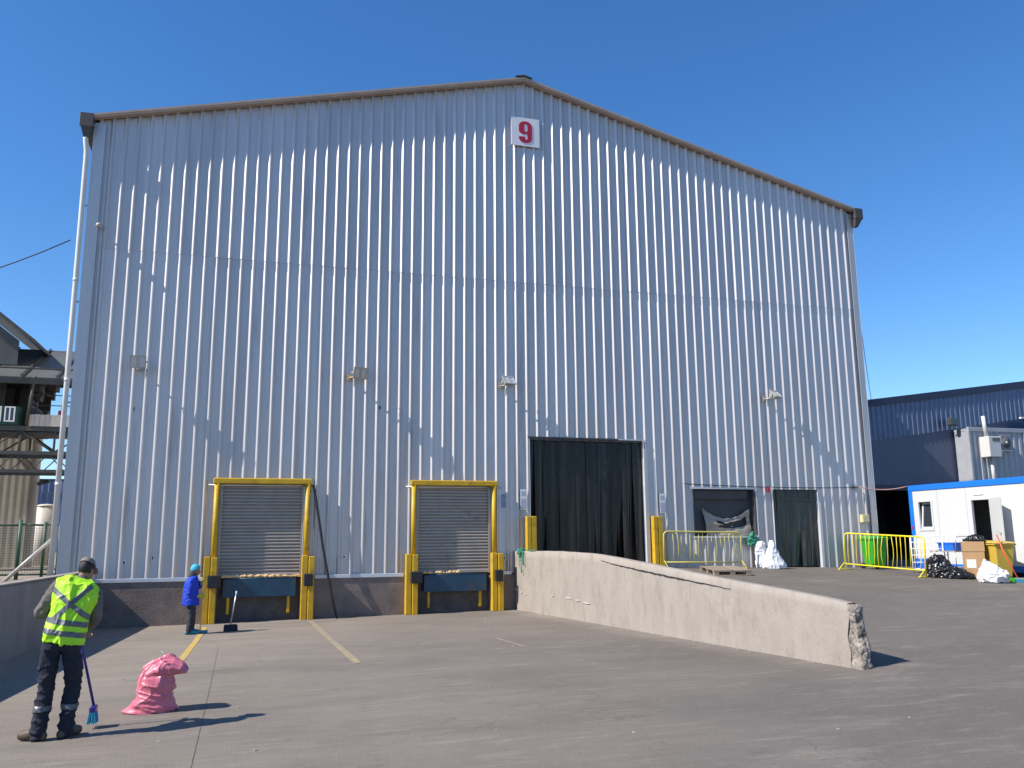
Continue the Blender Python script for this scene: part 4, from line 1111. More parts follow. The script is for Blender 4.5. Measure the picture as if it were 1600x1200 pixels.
tube('handle', [(0.05, 0.0, 0.10), (-0.16, 0.22, 0.75), (-0.26, 0.30, 1.20)], 0.018, mOrange, br, 8)
box('head', -0.02, 0.30, -0.05, 0.05, 0.05, 0.11, mat('grey_teal_plastic', (0.16, 0.26, 0.27), 0.5), br, 0.01)
box('bristles', -0.01, 0.29, -0.06, 0.06, 0.0, 0.05, mTeal, br); box('green_tip', -0.14, -0.022, -0.055, 0.055, 0.0, 0.11, mGreenBin, br, 0.01)

# ================================================================== navy building behind on the right
BY = 6.0
nb = thing('navy_building', (24.0, BY, 0), 'dark navy corrugated building with sloping roof edge behind the container', 'building')
def nroof(x): return 6.23 + 0.139*(x-27.58)
def nlow(x): return 4.61 + 0.150*(x-27.73)
xs0, xs1 = 22.8, 41.0
k = 0; x = xs0
while x < xs1:
    xb = min(x+1.0, xs1); vs, fs = [], []
    P = []
    i = 0
    while x+i*0.25 < xb-0.01:
        c = x+i*0.25; P += [(c, 0.0), (c+0.035, -0.035), (c+0.06, -0.035), (c+0.09, 0.0)]; i += 1
    P.append((xb, 0.0))
    for (a, ya), (b, yb) in zip(P, P[1:]):
        n = len(vs); zt = 0.0
        vs += [(a-24, ya, nlow(a)), (b-24, yb, nlow(b)), (b-24, yb, nroof(b)-0.05), (a-24, ya, nroof(a)-0.05)]
        fs.append((n, n+1, n+2, n+3))
    pydata('cladding_sheet', vs, fs, mBlueClad, nb)
    x = xb
def slopebox(name, xa, xb, y0, y1, fa, fb, m, parent, ox=24.0):
    bm = bmesh.new()
    v = [bm.verts.new(p) for p in [(xx-ox, y, f(xx)) for xx in (xa, xb) for y in (y0, y1) for f in (fa, fb)]]
    for f in ((0,1,3,2), (4,6,7,5), (0,4,5,1), (2,3,7,6), (0,2,6,4), (1,5,7,3)): bm.faces.new([v[i] for i in f])
    return finish(name, bm, m, parent)
slopebox('fascia', xs0-0.2, xs1, -0.085, -0.04, lambda x: nroof(x)-0.22, lambda x: nroof(x)+0.02, mNavyTrim, nb)
slopebox('roof', xs0-0.2, xs1, -0.075, 16, lambda x: nroof(x)+0.022, lambda x: nroof(x)+0.07, mNavyTrim, nb)
slopebox('wall_panel', xs0, xs1, 0.035, 0.10, lambda x: 2.88, lambda x: nlow(x)+0.06, mBlueSm, nb)
x = xs0
box('lintel_beam', xs0-24, xs1-24, 0.0, 0.16, 2.66, 2.876, mNavyTrim, nb)
for x in (31.95, 36.0): box('column', x-24, x-24+0.14, -0.06, 0.03, 0.0, 4.9, mNavyTrim, nb, 0.006)
box('rear_wall', xs0-24, xs1-24, 15, 15.1, -0.3, 6.0, mBlueSm, nb); box('side_wall', xs0-24, xs0-24+0.05, 0.2, 15, -0.3, 5.3, mBlueSm, nb)
box('inner_floor', xs0-24, xs1-24, 0.3, 15, -0.2, 0.02-0.1, mDark, nb)
slopebox('side_wall', xs1-0.06, xs1, 0.2, 15, lambda x: -0.3, lambda x: nroof(x)-0.05, mBlueSm, nb)
floodl = thing('floodlight', (31.55, BY-0.17, 5.35), 'dark floodlight on the navy building', 'floodlight')
box('housing', -0.22, 0.26, -0.30, -0.12, -0.02, 0.30, mGutter, floodl, 0.03); tube('arm', [(0, -0.15, 0.0), (-0.05, 0.0, -0.1)], 0.025, mGutter, floodl)
box('lens', -0.19, 0.23, -0.308, -0.302, 0.01, 0.27, mGlass, floodl)

# grey cabin in front of the navy building
gc = thing('grey_cabin', (31.892, 5.2, 0), 'pale grey corrugated cabin rising behind the white container', 'cabin')
vs, fs = [], []
P = []; c = 0.0
while c < 2.9:
    P += [(c, 0.0), (c+0.06, 0.05), (c+0.15, 0.05), (c+0.21, 0.0)]; c += 0.30
for (a, ya), (b, yb) in zip(P, P[1:]):
    n = len(vs); vs += [(a, ya, 0.0), (b, yb, 0.0), (b, yb, 5.10), (a, ya, 5.10)]; fs.append((n, n+1, n+2, n+3))
pydata('corrugated_wall', vs, fs, mGreyClad, gc)
box('top_rail', -0.04, 2.95, -0.03, 0.09, 5.06, 5.23, mGreyClad, gc, 0.01); box('corner_post', -0.06, 0.05, -0.035, 0.10, 0.0, 5.07, mGreyClad, gc, 0.01)
box('corner_post', 2.86, 2.97, -0.035, 0.10, 0.0, 5.07, mGreyClad, gc, 0.01)
box('roof', -0.04, 2.95, 0.09, 0.72, 5.08, 5.18, mGreyClad, gc); box('side_wall', -0.03, 0.02, 0.1, 0.72, 0, 5.07, mGreyClad, gc)
ac = thing('air_cooler', (32.338, 5.16, 3.964), 'cream wall mounted air cooler with grille and pipe on the cabin', 'air conditioner')
box('case', 0.0, 0.62, -0.48, -0.0, 0, 0.84, mACw, ac, 0.02)
for z in (0.66, 0.71, 0.76): box('grille_slat', 0.18, 0.58, -0.490, -0.482, z-0.02, z+0.015, mACd, ac)
tube('vent_pipe', [(0.18, -0.2, 0.84), (0.12, -0.2, 1.7)], 0.075, mACw, ac, 12)
tube('drain_pipe', [(0.40, -0.15, 0.0), (0.40, -0.15, -1.2)], 0.07, mACw, ac, 10)
af = thing('air_conditioner', (33.207, 5.16, 4.29), 'dark square fan unit beside the air cooler on the cabin', 'air conditioner')
box('case', 0, 0.52, -0.26, 0.0, 0, 0.60, mat('ac_grey', (0.20, 0.20, 0.21), 0.5), af, 0.02)
tube('fan_ring', [(0.26, -0.275, 0.30), (0.26, -0.262, 0.30)], 0.22, mACd, af, 20); tube('fan_hub', [(0.26, -0.30, 0.30), (0.26, -0.276, 0.30)], 0.05, mACw, af, 12)
box('bracket', 0.0, 0.56, -0.24, -0.02, -0.05, -0.003, mACw, af)
gs = thing('green_awning_panel', (34.935, 5.2, 0.3), 'green sheeting at the right edge behind the container', 'awning')
vs, fs = [], []
for r in range(9):
    for c in range(13): vs.append((c*0.25, 0.03*math.sin(c*1.1+r*0.4), 2.0+r*0.42))
for r in range(8):
    for c in range(12): q = r*13+c; fs.append((q, q+1, q+14, q+13))
pydata('sheet', vs, fs, mGreenSheet, gs, True)
box('top_rail', -0.25, 3.0, -0.05, 0.05, 5.37, 5.43, mPaper, gs); box('post', -0.05, 0.03, -0.04, 0.04, 0.0, 5.36, mNavyTrim, gs)
box('post', 2.95, 3.03, -0.04, 0.04, 0.0, 5.36, mNavyTrim, gs)

# ================================================================== plant on the left
# gabled shed with canopy, walkway bridge
sh = thing('processing_shed', (-6.0, 11.0, 0), 'old dark shed with sloping roof behind the fence on the left', 'shed')
def S(name, x0, x1, y0, y1, z0, z1, m, bev=0.0): return box(name, x0+6, x1+6, y0-11, y1-11, z0, z1, m, sh, bev)
# rake roof: descends to the right
bm = bmesh.new()
def quadslab(bm, p, t):
    a = [bm.verts.new(Vector(q)-Vector((-6, 11, 0))) for q in p]; b = [bm.verts.new(Vector(q)-Vector((-6, 11, 0))+Vector((0, 0, t))) for q in p]
    bm.faces.new(a); bm.faces.new(b)
    for i in range(4): bm.faces.new((a[i], a[(i+1) % 4], b[(i+1) % 4], b[i]))
quadslab(bm, [(-12, 9.2, 14.4), (-3.40, 9.2, 7.55), (-3.40, 26, 7.55), (-12, 26, 14.4)], 0.12)
finish('roof', bm, mOldSteel, sh)
bm = bmesh.new()
v = [bm.verts.new(Vector(q)-Vector((-6, 11, 0))) for q in ((-12, 9.9, 6.9), (-4.05, 9.9, 6.9), (-4.05, 9.9, 7.75), (-12, 9.9, 14.0))]
bm.faces.new(v); finish('gable_wall', bm, mOldSheet, sh)
# canopy roof panels sloping toward the viewer between shed and warehouse
for i in range(8):
    xa = -8.8+i*1.05; bm = bmesh.new()
    quadslab(bm, [(xa, 8.6, 6.25), (xa+1.03, 8.6, 6.25), (xa+1.03, 12.4, 7.95-0.16*0), (xa, 12.4, 7.95)], 0.03)
    finish('canopy_sheet', bm, mOldSheet, sh)
    bm = bmesh.new(); quadslab(bm, [(xa+1.00, 8.55, 6.30), (xa+1.05, 8.55, 6.30), (xa+1.05, 12.4, 8.0), (xa+1.00, 12.4, 8.0)], 0.05); finish('canopy_batten', bm, mOldSteel, sh)
S('canopy_beam', -9, -0.6, 8.55, 8.70, 6.05, 6.24, mOldSteel); S('canopy_beam', -9, -0.6, 10.4, 10.5, 6.75, 6.95, mOldSteel)
tube('handrail_pipe', [Vector((-9, 8.5, 6.55))-Vector((-6, 11, 0)), Vector((-0.6, 8.5, 6.55))-Vector((-6, 11, 0))], 0.03, mOldSteel, sh)
for x in (-3.30, -5.6): tube('column', [Vector((x, 8.62, 4.7))-Vector((-6, 11, 0)), Vector((x+0.12, 8.62, 6.3))-Vector((-6, 11, 0))], 0.05, mOldSteel, sh)
S('upper_wall', -9, -3.35, 12.0, 12.1, 4.6, 7.4, mOldSteel)
for x in (-5.4, -4.9, -4.35): S('wall_sheet', x, x+0.36, 11.90, 11.98, 4.7, 6.4, mOldSheet)
S('roof_soffit', -9.0, -0.7, 12.2, 12.3, 6.55, 7.9, mOldSteel)
# machinery silhouettes and rails seen against the sky
for z in (5.05, 5.4, 5.75, 6.05): tube('guard_rail', [Vector((-3.4, 9.0, z))-Vector((-6, 11, 0)), Vector((-0.7, 9.0, z))-Vector((-6, 11, 0))], 0.017, mGutter, sh, 6)
random.seed(31)
mc = bmesh.new()
for i in range(22):
    x = random.uniform(-3.7, -2.95); z = random.uniform(4.7, 6.1); w_ = random.uniform(0.05, 0.22); h_ = random.uniform(0.06, 0.4)
    abox(mc, x+6, x+6+w_, 9.6-11+random.uniform(0, 0.6), 10.4-11, z, z+h_, 0.0)
finish('machinery', mc, mGutter, sh)
tube('chain', [Vector((-2.32, 8.9, 6.2))-Vector((-6, 11, 0)), Vector((-2.36, 8.9, 5.2))-Vector((-6, 11, 0))], 0.018, mGutter, sh, 6)
box('chain_block', -2.44+6, -2.28+6, 8.82-11, 8.98-11, 4.86, 5.22, mRed, sh, 0.01)
S('side_wall', -9.0, -4.35, 9.95, 10.05, 0.0, 6.8, mOldSteel)

wb_ = thing('walkway_bridge', (-6.0, 9.0, 3.2), 'steel truss walkway bridge between the shed and the warehouse', 'walkway')
def W(name, x0, x1, y0, y1, z0, z1, m, bev=0.0): return box(name, x0+6, x1+6, y0-9, y1-9, z0-3.2, z1-3.2, m, wb_, bev)
for y in (8.70, 10.1):
    W('chord', -10, -0.5, y, y+0.10, 4.50, 4.66, mOldSteel); W('chord', -10, -0.5, y, y+0.10, 3.72, 3.84, mOldSteel)
    W('chord', -10, -0.5, y, y+0.10, 3.14, 3.24, mOldSteel)
    for i in range(9):
        x = -9.6+i*1.02
        tube('truss_post', [(x+6, y+0.05-9, 3.78-3.2), (x+6, y+0.05-9, 4.55-3.2)], 0.035, mOldSteel, wb_, 6)
        xx = x+1.02
        p, q = ((x, 3.80), (xx, 4.52)) if i % 2 else ((x, 4.52), (xx, 3.80))
        tube('truss_diagonal', [(p[0]+6, y+0.05-9, p[1]-3.2), (q[0]+6, y+0.05-9, q[1]-3.2)], 0.03, mOldSteel, wb_, 6)
    for i in range(18):
        x = -9.6+i*0.5
        p, q = ((x, 3.2), (x+0.5, 3.75)) if i % 2 else ((x, 3.75), (x+0.5, 3.2))
        tube('lattice_bar', [(p[0]+6, y+0.05-9, p[1]-3.2), (q[0]+6, y+0.05-9, q[1]-3.2)], 0.018, mGutter, wb_, 6)
W('deck', -10, -0.5, 8.82, 10.08, 4.40, 4.48, mGutter)
for i in range(18):
    x = -3.25+i*0.16
    if x < -0.6: W('toe_panel', x, x+0.15, 8.66, 8.69, 4.66, 5.05 if i % 2 else 5.04, mOffWhite)
gcab = thing('green_control_box', (-4.2, 8.4, 4.68), 'green cabinet with small white windows on the walkway', 'cabinet')
box('case', -1.4, 0.62, 0.28, 1.2, 0, 0.62, mGreenP, gcab, 0.01)
for x in (-0.16, 0.24):
    fr_ = bpy.data.objects.new('window', None); link(fr_, gcab)
    for a, b, c, d in ((x-0.02, x+0.02, 0.10, 0.60), (x+0.25, x+0.29, 0.10, 0.60), (x+0.115, x+0.155, 0.14, 0.56)): box('frame', a, b, 0.250, 0.278, c, d, mPaper, fr_)
    for c in (0.10, 0.56): box('frame', x+0.02, x+0.25, 0.252, 0.278, c, c+0.04, mPaper, fr_)
    box('pane', x+0.0, x+0.27, 0.266, 0.276, 0.12, 0.58, mGlass, fr_)

ws = thing('white_silo_house', (-4.2, 13.0, 0), 'cream sheet metal building under the walkway bridge', 'building')
vs, fs = [], []
P = [( -6.55+i*0.12, 13.0 + (0.008 if i % 2 == 0 else 0.0)) for i in range(22)]
x = P[-1][0]
P += [(x+0.22*math.sin(R(a)), 13.22-0.22*math.cos(R(a))) for a in (15, 35, 55, 75, 90)] + [(x+0.22, 13.5)]
for (a, ya), (b, yb) in zip(P, P[1:]):
    n = len(vs); vs += [(a+4.2, ya-13, 0), (b+4.2, yb-13, 0), (b+4.2, yb-13, 4.9), (a+4.2, ya-13, 4.9)]; fs.append((n, n+1, n+2, n+3))
pydata('wall', vs, fs, mOffWhite, ws)
box('roof', -2.35, 0.38, 0.05, 0.5, 4.9, 5.0, mOffWhite, ws)
tube('outlet_pipe', [(0.45, 0.1, 3.05), (0.66, 0.0, 3.10), (0.82, -0.05, 3.14)], 0.08, mOldSteel, ws, 10)
for x in (-5.1, -4.85): tag(tube('steel_column', [(x, 9.9-0.2, 0), (x+0.1, 9.7, 3.2)], 0.10, mGutter, None, 10), 'dark steel column under the walkway, %s' % ('the one farther left' if x < -5 else 'nearer the cream building'), 'column', 'columns under the walkway')

wt = thing('water_tank', (-3.90, 15.5, 0), 'small cream cylindrical tank behind the green fence', 'tank')
tube('shell', [(0, 0, 0), (0, 0, 2.28)], 0.34, mTank, wt, 32)
tube('rim', [(0, 0, 2.28), (0, 0, 2.33)], 0.36, mTank, wt, 32)
bm = bmesh.new(); aball(bm, (0, 0, 2.32), (0.33, 0.33, 0.07), 3); finish('dome_lid', bm, mTank, wt, True)

fb = thing('distant_navy_building', (-6, 60, 0), 'far navy blue shed seen under the walkway', 'building')
vs, fs = [], []
P = []
for i in range(40): c = -10+i*0.5; P += [(c, 0), (c+0.1, -0.06), (c+0.2, -0.06), (c+0.3, 0)]
for (a, ya), (b, yb) in zip(P, P[1:]):
    n = len(vs); vs += [(a, ya, 0), (b, yb, 0), (b, yb, 6.1), (a, ya, 6.1)]; fs.append((n, n+1, n+2, n+3))
pydata('wall', vs, fs, mBlueClad, fb)
box('roof', -10.2, 10.2, 0.1, 12, 6.1, 6.3, mNavyTrim, fb); box('skirt_beam', -10, 10, -0.16, -0.08, 5.0, 5.15, mBlueSm, fb)

# green fence with wire mesh panels
fn = thing('green_fence', (-1.2, 1.5, 0), 'green tube fence with wire mesh panels left of the warehouse', 'fence')
for x, r_, h_ in ((-9.0, 0.035, 1.42), (-7.2, 0.035, 1.42), (-5.4, 0.035, 1.42), (-3.6, 0.035, 1.42), (-1.58, 0.045, 1.46), (-1.03, 0.035, 1.40), (-0.86, 0.04, 1.36), (-0.70, 0.03, 1.34)):
    tube('post', [(x+1.2, 0, -0.05), (x+1.2, 0, h_)], r_, mGreenP, fn, 8)
for a, b in ((-9, -1.58), (-1.58, -1.03), (-1.03, -0.68)):
    for z in (1.34, 0.12): tube('rail', [(a+1.2, 0.0, z), (b+1.2, 0.0, z-0.02 if z > 1 else z)], 0.022, mGreenP, fn, 8)
bm = bmesh.new()
for i in range(44): x = -3.5+i*0.06; atube(bm, [(x+1.2, 0.01, 0.12), (x+1.2, 0.01, 1.33)], 0.003, 4)
for i in range(20): z = 0.16+i*0.06; atube(bm, [(-3.5+1.2, 0.013, z), (-0.9+1.2, 0.013, z)], 0.003, 4)
finish('wire_mesh', bm, mGreenP, fn)
tag(tube('leaning_pipe', [(-1.70, 0.7, -0.12+0.06), (-0.74, 0.95, 0.98)], 0.045, mLampG, None, 12), 'pale pipe leaning diagonally by the green fence', 'pipe')

# ================================================================== people
def band(src, planes, m, name, parent, grow=0.004, keep=None):
    """cut a strip out of a clothing surface with clean edges and lift it slightly."""
    b2 = bmesh.new(); b2.from_mesh(src.data)
    for co_, no_ in planes:
        bmesh.ops.bisect_plane(b2, geom=b2.verts[:]+b2.edges[:]+b2.faces[:], plane_co=co_, plane_no=no_, clear_outer=True)
    if keep: bmesh.ops.delete(b2, geom=[f for f in b2.faces if not keep(f.calc_center_median())], context='FACES')
    b2.normal_update()
    for v, n in [(v, v.normal.copy()) for v in b2.verts]: v.co += n*grow
    return finish(name, b2, m, parent, True)

def worker(loc):
    p = thing('person', loc, 'person in a lime reflective vest, cap and navy trousers, back turned, sweeping', 'person')
    p.scale = (0.86, 0.95, 1.0)
    # skeleton (local; x right, y away, z up)
    hipL, hipR = (-0.065, 0.0, 0.88), (0.125, 0.01, 0.88)
    knL, knR = (-0.095, 0.035, 0.47), (0.165, 0.08, 0.46)
    anL, anR = (-0.135, 0.0, 0.10), (0.130, 0.055, 0.10)
    shL, shR = (-0.075, 0.10, 1.395), (0.315, 0.13, 1.315)
    elL, elR = (-0.245, 0.15, 1.165), (0.325, 0.20, 1.09)
    wrL, wrR = (0.02, 0.365, 1.085), (0.20, 0.40, 0.975)
    neck0, neck1 = (0.130, 0.14, 1.40), (0.165, 0.185, 1.50)
    hd = (0.185, 0.225, 1.565)
    bm = bmesh.new()
    aball(bm, (0.03, 0.0, 0.92), (0.16, 0.11, 0.12)); achain(bm, [(0.03, 0.0, 0.94), (0.065, 0.04, 1.12), (0.11, 0.09, 1.30), (0.125, 0.115, 1.37)], [(0.13, 0.10), (0.135, 0.10), (0.15, 0.105), (0.12, 0.08)])
    achain(bm, [neck0, neck1, hd], [0.062, 0.056, 0.06])
    for h_, k_, a_ in ((hipL, knL, anL), (hipR, knR, anR)): achain(bm, [h_, k_, a_], [0.080, 0.055, 0.040])
    for s_, e_, w_ in ((shL, elL, wrL), (shR, elR, wrR)): achain(bm, [s_, e_, w_], [0.052, 0.040, 0.028])
    atube(bm, [shL, (0.12, 0.11, 1.38), shR], [0.05, 0.07, 0.05], 12)
    # head turned down and to the right
    rot = Matrix.Rotation(R(-22), 3, 'Z') @ Matrix.Rotation(R(-24), 3, 'X')
    aball(bm, hd, (0.074, 0.092, 0.108), 3, rot)
    H_ = Vector(hd)
    aball(bm, H_ + rot @ Vector((0, 0.070, -0.045)), (0.05, 0.045, 0.06), 2, rot)
    aball(bm, H_ + rot @ Vector((0, 0.098, -0.02)), (0.014, 0.022, 0.022), 2, rot)
    aball(bm, H_ + rot @ Vector((0, 0.098, -0.062)), (0.022, 0.012, 0.010), 2, rot)
    for s in (-1, 1):
        aball(bm, H_ + rot @ Vector((s*0.075, -0.005, -0.01)), (0.010, 0.022, 0.034), 2, rot)
        aball(bm, H_ + rot @ Vector((s*0.028, 0.086, 0.008)), (0.012, 0.010, 0.008), 1, rot)
    hand(bm, wrL, (0.85, 0.35, -0.25), (0.1, 0.3, 1), 0.85); hand(bm, wrR, (0.1, 0.55, -0.75), (-0.6, 0.6, 0.4), 0.85)
    b2 = remesh(bm, 0.0085, 2); finish('body', b2, mSkin, p, True)
    # trousers
    bm = bmesh.new()
    aball(bm, (0.03, 0.005, 0.93), (0.185, 0.125, 0.12), 3)
    aball(bm, (-0.045, -0.055, 0.88), (0.10, 0.085, 0.10), 2); aball(bm, (0.105, -0.050, 0.88), (0.10, 0.085, 0.10), 2)
    for h_, k_, a_, sgn in ((hipL, knL, anL, -1), (hipR, knR, anR, 1)):
        m1 = Vector(h_).lerp(Vector(k_), 0.5) + Vector((sgn*0.008, -0.008, 0)); m2 = Vector(k_).lerp(Vector(a_), 0.55)+Vector((0, -0.008, 0))
        achain(bm, [Vector(h_)+Vector((0, 0, -0.02)), m1, Vector(k_), m2, Vector(a_)+Vector((0, 0, -0.035))], [(0.100, 0.105), (0.094, 0.100), (0.084, 0.086), (0.080, 0.082), (0.078, 0.084)], 16)
        aball(bm, Vector(h_).lerp(Vector(k_), 0.55)+Vector((sgn*0.075, 0.0, 0)), (0.035, 0.065, 0.10), 2)       # cargo pocket
    def tf(co, no):
        q = Vector((co.x*7, co.y*7, co.z*11)); low = max(0, 0.36-co.z)/0.36
        a = noise.noise(q)
        w = math.sin(co.z*75+4*noise.noise(co*6))*0.009*low
        b_ = 1-2*abs(noise.noise(Vector((co.x*12+co.z*9, co.y*12, co.z*16))))
        return no*(0.016*((1-abs(a))**4-0.4) + w + 0.012*((1-abs(noise.noise(Vector((co.x*11+co.z*9, co.y*11, co.z*14)))))**6-0.3))
    b2 = remesh(bm, 0.009, 2, tf); tr_ = finish('trousers', b2, mNavyCloth, p, True)
    band(tr_, [((0, 0, 0.315), (0, 0, 1)), ((0, 0, 0.265), (0, 0, -1))], mReflect, 'reflective_tape', tr_, 0.004)
    # shirt: sleeves and collar
    bm = bmesh.new()
    for s_, e_, w_, k in ((shL, elL, wrL, -1), (shR, elR, wrR, 1)):
        achain(bm, [Vector(s_), Vector(s_).lerp(Vector(e_), 0.5), e_, Vector(e_).lerp(Vector(w_), 0.5), w_], [0.078, 0.072, 0.066, 0.056, 0.044], 14)
    atube(bm, [shL, (0.0, 0.10, 1.40), (0.13, 0.12, 1.405), (0.25, 0.13, 1.37), shR], [0.062, 0.07, 0.08, 0.07, 0.062], 14)
    achain(bm, [(0.125, 0.13, 1.39), (0.15, 0.16, 1.455)], [0.085, 0.066])
    b2 = remesh(bm, 0.010, 2, folds(0.009, 13, 4.0)); finish('shirt', b2, mGreyCloth, p, True)
    # vest
    bm = bmesh.new(); n = 28; prev = None
    lv = [(0.885, 0.045, 0.0, 0.212, 0.160), (0.94, 0.047, 0.005, 0.212, 0.158), (1.04, 0.060, 0.03, 0.204, 0.152), (1.16, 0.088, 0.06, 0.206, 0.150), (1.26, 0.108, 0.085, 0.216, 0.150),
          (1.36, 0.126, 0.11, 0.226, 0.142), (1.42, 0.132, 0.12, 0.214, 0.124), (1.455, 0.138, 0.13, 0.172, 0.100), (1.485, 0.145, 0.14, 0.105, 0.080)]
    for z, cx_, cy_, rx_, ry_ in lv:
        r = []
        for j in range(n):
            t = 2*math.pi*j/n; c_, s_ = math.cos(t), math.sin(t)
            xx = math.copysign(abs(c_)**0.8, c_)*rx_; yy = math.copysign(abs(s_)**0.8, s_)*ry_
            r.append(bm.verts.new((cx_+xx, cy_+yy, z - xx*(0.26 if z > 1.3 else 0.14 + 0.12*max(0.0, (z-0.9)/0.4)) )))
        if prev:
            for j in range(n): bm.faces.new((prev[j], prev[(j+1) % n], r[(j+1) % n], r[j]))
        else: bm.faces.new(list(reversed(r)))
        prev = r
    bm.faces.new(prev)
    def vf(co, no):
        cre = noise.noise(Vector((co.x*6+co.z*2.5, co.y*6, co.z*4)))
        seam = -0.012*math.exp(-((co.x-0.06-0.09*(co.z-1.0))/0.02)**2) if co.y < 0 else 0
        c2 = 1-2*abs(noise.noise(Vector((co.x*11-co.z*5, co.y*9, co.z*8))))
        return no*(0.020*((1-abs(cre))**4-0.45) + 0.012*((1-abs(noise.noise(Vector((co.x*10-co.z*6, co.y*8, co.z*7)))))**6-0.3) + 0.008*(1-2*abs(noise.noise(co*5))) - seam)
    b2 = remesh(bm, 0.008, 2, vf); vest = finish('vest', b2, mVest, p, True)
    tl = 0.16
    nz_ = Vector((tl, 0, 1)).normalized()
    for z0, z1 in ((0.955, 1.005), (1.055, 1.105)):
        band(vest, [((0.05, 0, z1), nz_), ((0.05, 0, z0), -nz_)], mReflect, 'reflective_tape', vest, 0.004)
    for s in (-1, 1):
        c0 = Vector((0.100, 0, 1.245)); dn = Vector((0.62*s-0.05, 0, 0.80)).normalized()
        band(vest, [(c0+dn*0.024, dn), (c0-dn*0.024, -dn), ((0.05, 0, 1.10), -nz_), ((0.1, 0.05, 0), (0, 1, 0.0))], mReflect, 'reflective_tape', vest, 0.0062 if s > 0 else 0.0045, lambda c: c.y < 0.05)
    # cap, hair
    bm = bmesh.new(); aball(bm, H_ + rot @ Vector((0, -0.006, 0.040)), (0.086, 0.104, 0.082), 3, rot)
    bmesh.ops.bisect_plane(bm, geom=bm.verts[:]+bm.edges[:]+bm.faces[:], plane_co=H_ + rot @ Vector((0, 0, 0.040)), plane_no=rot @ Vector((0, 0.10, 1)), clear_inner=True)
    atube(bm, [H_ + rot @ Vector((0, 0.07, 0.030)), H_ + rot @ Vector((0, 0.12, 0.024)), H_ + rot @ Vector((0, 0.165, 0.012))], [(0.074, 0.008), (0.070, 0.007), (0.045, 0.005)], 14)
    cp = finish('cap', bm, mCap, p, True)
    bm = bmesh.new(); aball(bm, H_ + rot @ Vector((0, -0.010, 0.008)), (0.083, 0.101, 0.092), 3, rot)
    bmesh.ops.bisect_plane(bm, geom=bm.verts[:]+bm.edges[:]+bm.faces[:], plane_co=H_ + rot @ Vector((0, 0.02, 0)), plane_no=rot @ Vector((0, 1, -0.15)), clear_outer=True)
    bmesh.ops.bisect_plane(bm, geom=bm.verts[:]+bm.edges[:]+bm.faces[:], plane_co=H_ + rot @ Vector((0, 0, -0.062)), plane_no=rot @ Vector((0, 0, -1)), clear_outer=True)
    finish('hair', bm, mHair, p, True)
    # boots
    for a_, dx, dy in ((anL, -0.155, 0.055), (anR, 0.095, 0.135)):
        bm = bmesh.new(); a_ = Vector(a_); d = Vector((dx, dy, 0)).normalized()
        achain(bm, [a_+Vector((0, 0, 0.05)), a_+Vector((0, 0, -0.03))], [0.055, 0.056], 12)
        heel = a_ - d*0.065; heel.z = 0.045; toe = a_ + d*0.185; toe.z = 0.042
        mid = a_ + d*0.08; mid.z = 0.06
        achain(bm, [heel, mid, toe], [0.045, 0.055, 0.042], 14)
        side = Vector((-d.y, d.x, 0))
        vs_ = []
        b2 = remesh(bm, 0.009, 2)
        for v in b2.verts: v.co.z = max(v.co.z, 0.0)
        bt = finish('boot', b2, mBoot, p, True)
    return p
WX, WY = 2.115, -12.965
worker((WX, WY, pit(WX, WY)))
# the worker's broom
bo = thing('broom', (2.40, -12.52, pit(2.40, -12.52)), 'violet handled broom with blue bristles held by the person in the vest', 'broom')
g0 = Vector((2.40, -12.52, pit(2.40, -12.52)))
tube('handle', [Vector((2.165, -12.585, pit(2.1, -12.5)+1.17))-g0, Vector((0.005, 0.0, 0.20))], 0.0135, mPurple, bo, 10)
bm = bmesh.new(); abox(bm, -0.03, 0.03, -0.08, 0.08, 0.15, 0.215, 0.012); finish('head', bm, mPurple, bo)
bm = bmesh.new()
random.seed(2)
for i in range(11):
    for j in range(5):
        x, y = -0.022+j*0.011, -0.075+i*0.015
        atube(bm, [(x, y, 0.16), (x*1.8+random.uniform(-.004, .004), y*1.15, 0.05+random.uniform(0, 0.008))], [0.006, 0.007], 5)
finish('bristles', bm, mTeal, bo)

